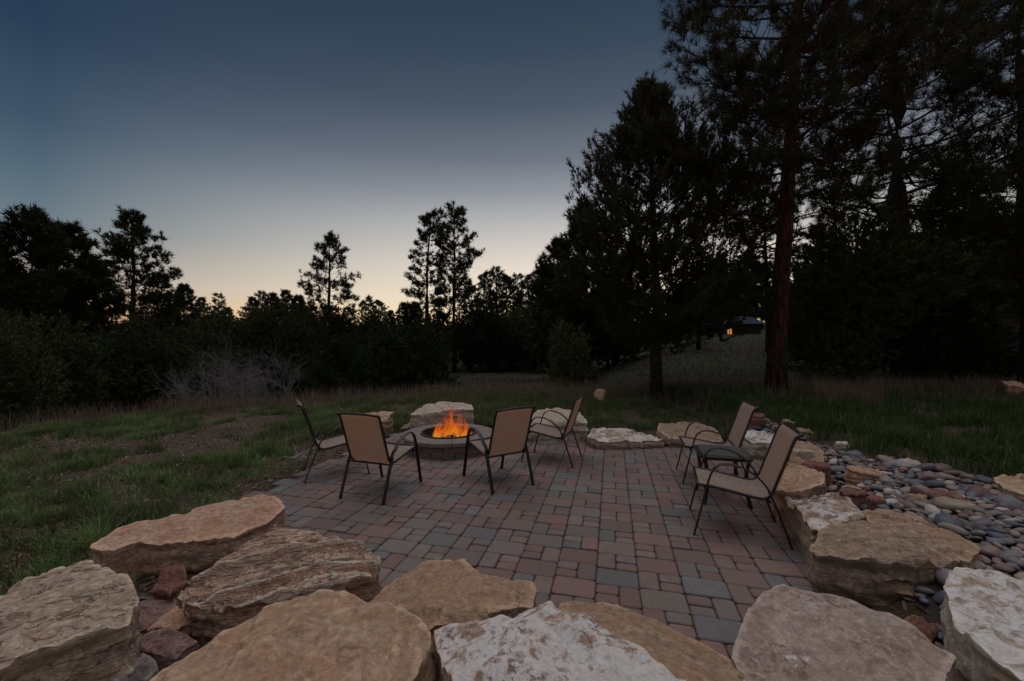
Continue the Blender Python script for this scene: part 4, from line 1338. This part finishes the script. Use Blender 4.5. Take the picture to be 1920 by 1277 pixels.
place(FA, (245 - 960) / F * 38, 38, .6, 1.0, 'broad open pine standing alone against the afterglow above the bare grey bushes', 'tree')
place(FB, (617 - 960) / F * 42, 42, 0, 1.0, 'slim see-through pine standing alone against the brightest glow', 'tree')
place(FC, (797 - 960) / F * 45, 45, 0, 1.0, 'leafier of the twin pines behind the flames, with a low dark side branch', 'tree')
place(FE, (851 - 960) / F * 41, 41, 0, 1.0, 'straight-trunked twin pine whose foot shows in the meadow behind the fire pit', 'tree')
place(FD, (60 - 960) / F * 27, 27, 0, 1.0, 'darkest dense pine rising above the junipers at the rough grass end', 'tree')
def far_copy(proto, px, top, D_, label, group, cat='tree', sx=1.0, rz=None):
    x = (px - CX) / F * D_
    z0 = float(ground_z(np.array([x]), np.array([D_]))[0])
    hgt_want = CAMH + (HY - top) / F * D_ - z0
    hp = {FA: 15.2, FB: 14.0, FC: 17.0, FE: 16.5, FD: 12.0}[proto]
    s = hgt_want / hp
    o = copy_tree(proto)
    if 'group' in o: del o['group']
    return place(o, x, D_, random.uniform(0, 6.28) if rz is None else rz, (s * sx, s * sx, s), label, cat, group)
far_copy(FD, 128, 438, 30, 'dense pine stepping down from the darkest one towards the broad open pine', None)
far_copy(FD, -60, 395, 24, 'dense pines massed at the rough grass end of the wood', 'pines at the rough grass end')
far_copy(FD, 178, 500, 31, 'low dense pine under the broad open pine', None)
# low trees along the ridge, in the glow
rl = 'small dark pine on the far ridge against the glow'
for px, top, D_, pr in [(302, 520, 60, FA), (345, 540, 64, FD), (378, 560, 70, FA), (408, 552, 66, FC), (428, 580, 75, FD), (474, 560, 66, FA), (490, 549, 60, FB), (512, 556, 62, FD), (536, 548, 60, FA), (560, 560, 60, FD), (585, 568, 72, FB), (655, 578, 75, FA),
                        (690, 558, 58, FB), (712, 566, 62, FA), (733, 585, 80, FD), (756, 575, 66, FD), (778, 572, 60, FD), (882, 540, 58, FA), (905, 514, 55, FC), (930, 506, 55, FB), (952, 520, 58, FA), (972, 518, 60, FC), (990, 520, 56, FB), (1012, 512, 54, FC), (1030, 505, 50, FD), (640, 596, 90, FD), (446, 600, 95, FD)]:
    far_copy(pr, px, top, D_, rl, 'low pines along the far ridge', sx=1.1)
# taller dark trees behind the bushy pine and the red-barked one
bl = 'dark pine in the wood between the bushy pine and the far house'
for px, top, D_, pr in [(1048, 462, 26, FD), (1098, 408, 22, FD), (1140, 450, 24, FC), (1185, 470, 30, FD), (1310, 440, 28, FB), (1352, 480, 36, FC), (1440, 330, 26, FE), (1530, 430, 30, FA), (1575, 400, 34, FC)]:
    far_copy(pr, px, top, D_, bl, 'dark pines behind the bushy pine')
bl3 = 'dark pine standing behind the distant house'
for px, top, D_, pr in [(1322, 520, 66, FD), (1350, 490, 70, FD), (1378, 505, 68, FA), (1402, 480, 72, FD), (1428, 500, 66, FD), (1290, 530, 60, FD)]:
    far_copy(pr, px, top, D_, bl3, 'pines behind the distant house', sx=1.25)
bl2 = 'dark pine in the wood behind the lawn'
for px, top, D_, pr in [(1625, 450, 28, FC), (1665, 380, 36, FC), (1755, 420, 25, FA), (1790, 330, 32, FA), (1860, 420, 24, FD), (1900, 300, 28, FA), (1960, 400, 20, FD)]:
    far_copy(pr, px, top, D_, bl2, 'dark pines behind the lawn')

# junipers and scrub
def juniper(name, seed, h, r, n_cl, leaf, mats, gaps=.0):
    g = np.random.default_rng(seed)
    root = empty(name, (0, 0, 0))
    tm = MB()
    P, D = [], []
    nl = 20
    lobes = []
    for i in range(nl):
        a = i * 2.4 + g.normal(0, .3)
        zt = h * g.uniform(.08, .95)
        rr = r * (1 - (zt / h) ** 2.0) ** .6 * g.uniform(.45, .85)
        end = np.array([rr * math.cos(a), rr * math.sin(a), zt])
        s0 = np.array([0, 0, h * .04])
        mid_ = s0 * .5 + end * .5 + np.array([0, 0, -.06 * h])
        tm.tube([s0, mid_, end], [h * .02, h * .012, h * .004], 4, cap=False)
        lobes.append((end, r * g.uniform(.25, .42)))
    tm.tube([(0, 0, -.15), (0.02 * h, 0, h * .3), (0, .02 * h, h * .75)], [h * .035, h * .024, h * .006], 6, cap=False)
    for i in range(n_cl):
        c, lr = lobes[g.integers(nl)]
        d = g.normal(0, 1, 3); d /= np.linalg.norm(d)
        q = lr * g.uniform(.35, 1.15)
        p = c + d * q * np.array([1, 1, 1.05])
        if p[2] < .05 * h:
            p[2] = g.uniform(.05, .2) * h
        P.append(p); D.append(d + np.array([0, 0, .7]))
    P, D = np.array(P), np.array(D)
    V, T = stamp(P, D, leaf * g.uniform(.6, 1.3, len(P)), JUN, g)
    tm.build('trunk', mats[0], root, True)
    link('crown', mesh_np('crown', V, [T], False), mats[1], root)
    return root
JUN = [tuft_proto(18, .20, (5, 70), s + 50, .75, 1.0) for s in range(4)]
J1 = juniper('juniper', 501, 4.6, 2.3, 2300, .24, (M['bark_grey'], M['juniper']))
J2 = juniper('juniper', 502, 3.0, 1.7, 1300, .24, (M['bark_grey'], M['juniper']))
J3 = juniper('juniper', 503, 2.1, 1.0, 900, .16, (M['bark_grey'], M['juniper']))
def jplace(proto, px, D_, s, label, group=None, first=False, rz=None, sx=1.0):
    o = proto if first else copy_tree(proto)
    if not first and 'group' in o: del o['group']
    return place(o, (px - CX) / F * D_, D_, random.uniform(0, 6.28) if rz is None else rz, (s * sx, s * sx, s), label, 'juniper', group)
jplace(J1, 1605, 12.6, 1.0, 'biggest juniper, dark and rounded, beside the red-barked trunk', first=True)
jplace(J3, 1066, 15.0, 1.05, 'young rounded juniper alone in the meadow beside the bushy pine', first=True)
jplace(J2, 768, 19.0, 1.15, 'dark green juniper in the meadow behind the pale boulder', first=True)
jplace(J2, 1740, 13.5, 1.0, 'lower juniper on the lawn side of the biggest one')
jplace(J1, 90, 13.2, .8, 'wide mid-green juniper at the lip of the slope below the darkest pine')
jplace(J1, 280, 15.5, .86, 'dark tall juniper between the wide mid-green one and the bare grey bushes')
jplace(J1, -30, 10.8, .72, 'juniper beyond the wide mid-green one, at the end of the rough grass')
jl = 'dark juniper in the thicket behind the bare grey bushes'
for px, D_, s in [(390, 27, 1.0), (525, 25, 1.15), (575, 31, 1.0), (645, 33, .8), (200, 18, .8), (20, 19, 1.0), (610, 20, .5), (340, 20, .85), (555, 19, .5), (690, 24, .6)]:
    jplace(J1, px, D_, s, jl, 'junipers in the valley thicket')
jl2 = 'dark juniper at the foot of the ridge behind the twin pines'
for px, D_, s in [(730, 38, 1.0), (800, 34, .8), (880, 42, 1.1), (920, 40, 1.2), (960, 44, 1.2), (1000, 42, 1.3), (1040, 38, 1.2), (820, 52, 1.2), (700, 50, 1.2), (620, 55, 1.3), (560, 50, 1.3), (480, 48, 1.3), (400, 46, 1.3), (320, 44, 1.3)]:
    jplace(J1, px, D_, s, jl2, 'junipers at the foot of the ridge', sx=1.2)
jl3 = 'dark juniper in the thicket under the wood behind the lawn'
for px, D_, s in [(1100, 24, 1.0), (1150, 27, 1.0), (1270, 34, 1.0), (1520, 17, .75), (1540, 24, 1.1), (1830, 17, 1.0), (1920, 16, 1.0), (1690, 19, 1.1), (1780, 21, 1.15), (1880, 21, 1.3)]:
    jplace(J1, px, D_, s, jl3, 'junipers under the dark pines')
def bare_bush(seed, h, r, n_stem, depth=4):
    g = np.random.default_rng(seed)
    tm = MB()
    def grow(p, d, L, rad, k):
        q = p + d * L * .5 + g.normal(0, .05 * L, 3)
        e = q + (d + g.normal(0, .18, 3)) * L * .5
        tm.tube([p, q, e], [rad, rad * .8, rad * .6], 3, cap=False)
        if k == 0:
            return
        for _ in range(3 if k > 1 else 4):
            nd = d + g.normal(0, .55, 3) + np.array([0, 0, .12]); nd /= np.linalg.norm(nd)
            grow(q + (e - q) * g.uniform(.1, 1), nd, L * g.uniform(.5, .78), rad * .58, k - 1)
    for i in range(n_stem):
        a = g.uniform(0, 6.28); s = g.uniform(0, .55)
        d = np.array([math.cos(a) * s, math.sin(a) * s, 1]); d /= np.linalg.norm(d)
        grow(np.array([math.cos(a), math.sin(a), 0]) * r * g.uniform(0, .6), d, h * g.uniform(.35, .5), .010 * h / 2, depth)
    V, fs = tm.arrays()
    return mesh_np('bare_bush', V, fs, False)
BB = [bare_bush(601, 2.7, 1.5, 14), bare_bush(602, 1.6, .9, 8, 3)]
for b_ in BB:
    b_.materials.append(M['twig'])
def bush(k, px, D_, s, label, group=None):
    o = link('bare_bush', BB[k])
    return place(o, (px - CX) / F * D_, D_, random.uniform(0, 6.28), s, label, 'bush', group)
bush(0, 445, 13.6, .95, 'widest bare grey bush at the lip of the slope')
bush(0, 385, 13.2, .78, 'bare grey bush on the dark juniper side of the widest one')
bush(0, 512, 14.0, .88, 'bare grey bush on the slim pine side of the widest one')
bush(1, 690, 19.0, 1.0, 'small bare bush beside the dark green meadow juniper')
for px, D_ in ((600, 18), (640, 20), (560, 20)):
    bush(1, px, D_, 1.0, 'low bare bush in the scrub behind the armchair beside the rough grass', 'low bare bushes in the scrub')
for px, D_ in ((1400, 15), (1380, 20), (1420, 22)):
    bush(1, px, D_, 1.0, 'low bare bush between the bushy pine and the red-barked trunk', 'bare bushes by the red-barked pine')
for px, D_ in ((1800, 14.5), (1850, 13.8), (1900, 14.5), (1940, 13.5), (1760, 16)):
    bush(0, px, D_, .95, 'tall bare bush in the thicket beyond the lawn', 'bare bushes beyond the lawn')
for px, D_ in ((1165, 12.6), (1195, 12.2), (1270, 12.8), (1320, 13)):
    bush(1, px, D_, .42, 'low reddish twiggy bush around the foot of the bushy pine', 'twiggy bushes by the bushy pine')
# dead branch by the left armchair
b = MB()
g = np.random.default_rng(77)
p0 = np.array([-2.95, 5.5, .05])
for k in range(9):
    d = np.array([g.normal(.3, .5), g.normal(.1, .5), g.uniform(0, .35)]); d /= np.linalg.norm(d)
    L = g.uniform(.18, .42)
    b.tube([p0 + g.normal(0, .05, 3) * (1, 1, 0), p0 + d * L * .5 + g.normal(0, .02, 3), p0 + d * L], [.009, .007, .003], 5)
tag(b.build('dead_branch', mat_simple('bleached_wood', (.30, .27, .24), .8, var=.3)), 'bleached dead branch lying in the grass beside an armchair', 'branch')

# ------------------------------------------------------------------ far house with a lit window
hx, hy = (1366 - CX) / F * 52, 52.0
hz = float(ground_z(np.array([hx]), np.array([hy]))[0])
hs = tag(empty('house', (hx, hy, hz - .45), R(6)), 'distant house with a blue-grey roof and one lit window among the trees', 'house')
b = MB(); b.box(0, 0, .95, 7.4, 5, 2.1); b.build('wall', mat_simple('dark_siding', (.03, .026, .024), .9), hs)
b = MB()
b.add([(-4.1, -3.0, 2.0), (4.1, -3.0, 2.0), (4.1, 0, 3.2), (-4.1, 0, 3.2), (4.1, 3.0, 2.0), (-4.1, 3.0, 2.0), (-4.1, -3.0, 1.88), (4.1, -3.0, 1.88), (4.1, 3.0, 1.88), (-4.1, 3.0, 1.88)],
      [(0, 1, 2, 3), (3, 2, 4, 5), (6, 7, 1, 0), (8, 9, 5, 4), (7, 8, 4, 2, 1), (9, 6, 0, 3, 5), (6, 9, 8, 7)])
rf = b.build('roof', mat_simple('blue_metal_roof', (.030, .045, .055), .95, .0, spec=.05), hs)
b = MB(); b.box(1.0, -1.8, 2.6, .4, .4, .7); b.build('vent', mat_simple('white_vent', (.35, .36, .38), .5), rf)
win = empty('window', (-1.55, -2.52, .78)); win.parent = hs
wm = NT('lit_window'); wm.bsdf.inputs['Emission Color'].default_value = (1.0, .34, .09, 1); wm.bsdf.inputs['Emission Strength'].default_value = .55; wm.col((.3, .15, .06))
for sx in (-.2, .2):
    b = MB(); b.box(sx, 0, 0, .34, .03, .95); b.build('pane', wm.m, win)
b = MB()
for x, z, lx, lz in ((0, .5, .9, .08), (0, -.5, .9, .08), (-.41, 0, .08, 1.0), (.41, 0, .08, 1.0), (0, 0, .07, 1.0)):
    b.box(x, -.02, z, lx, .06, lz)
b.build('window_frame', M['frame'], win)
hs.scale = (.8, .8, .8)
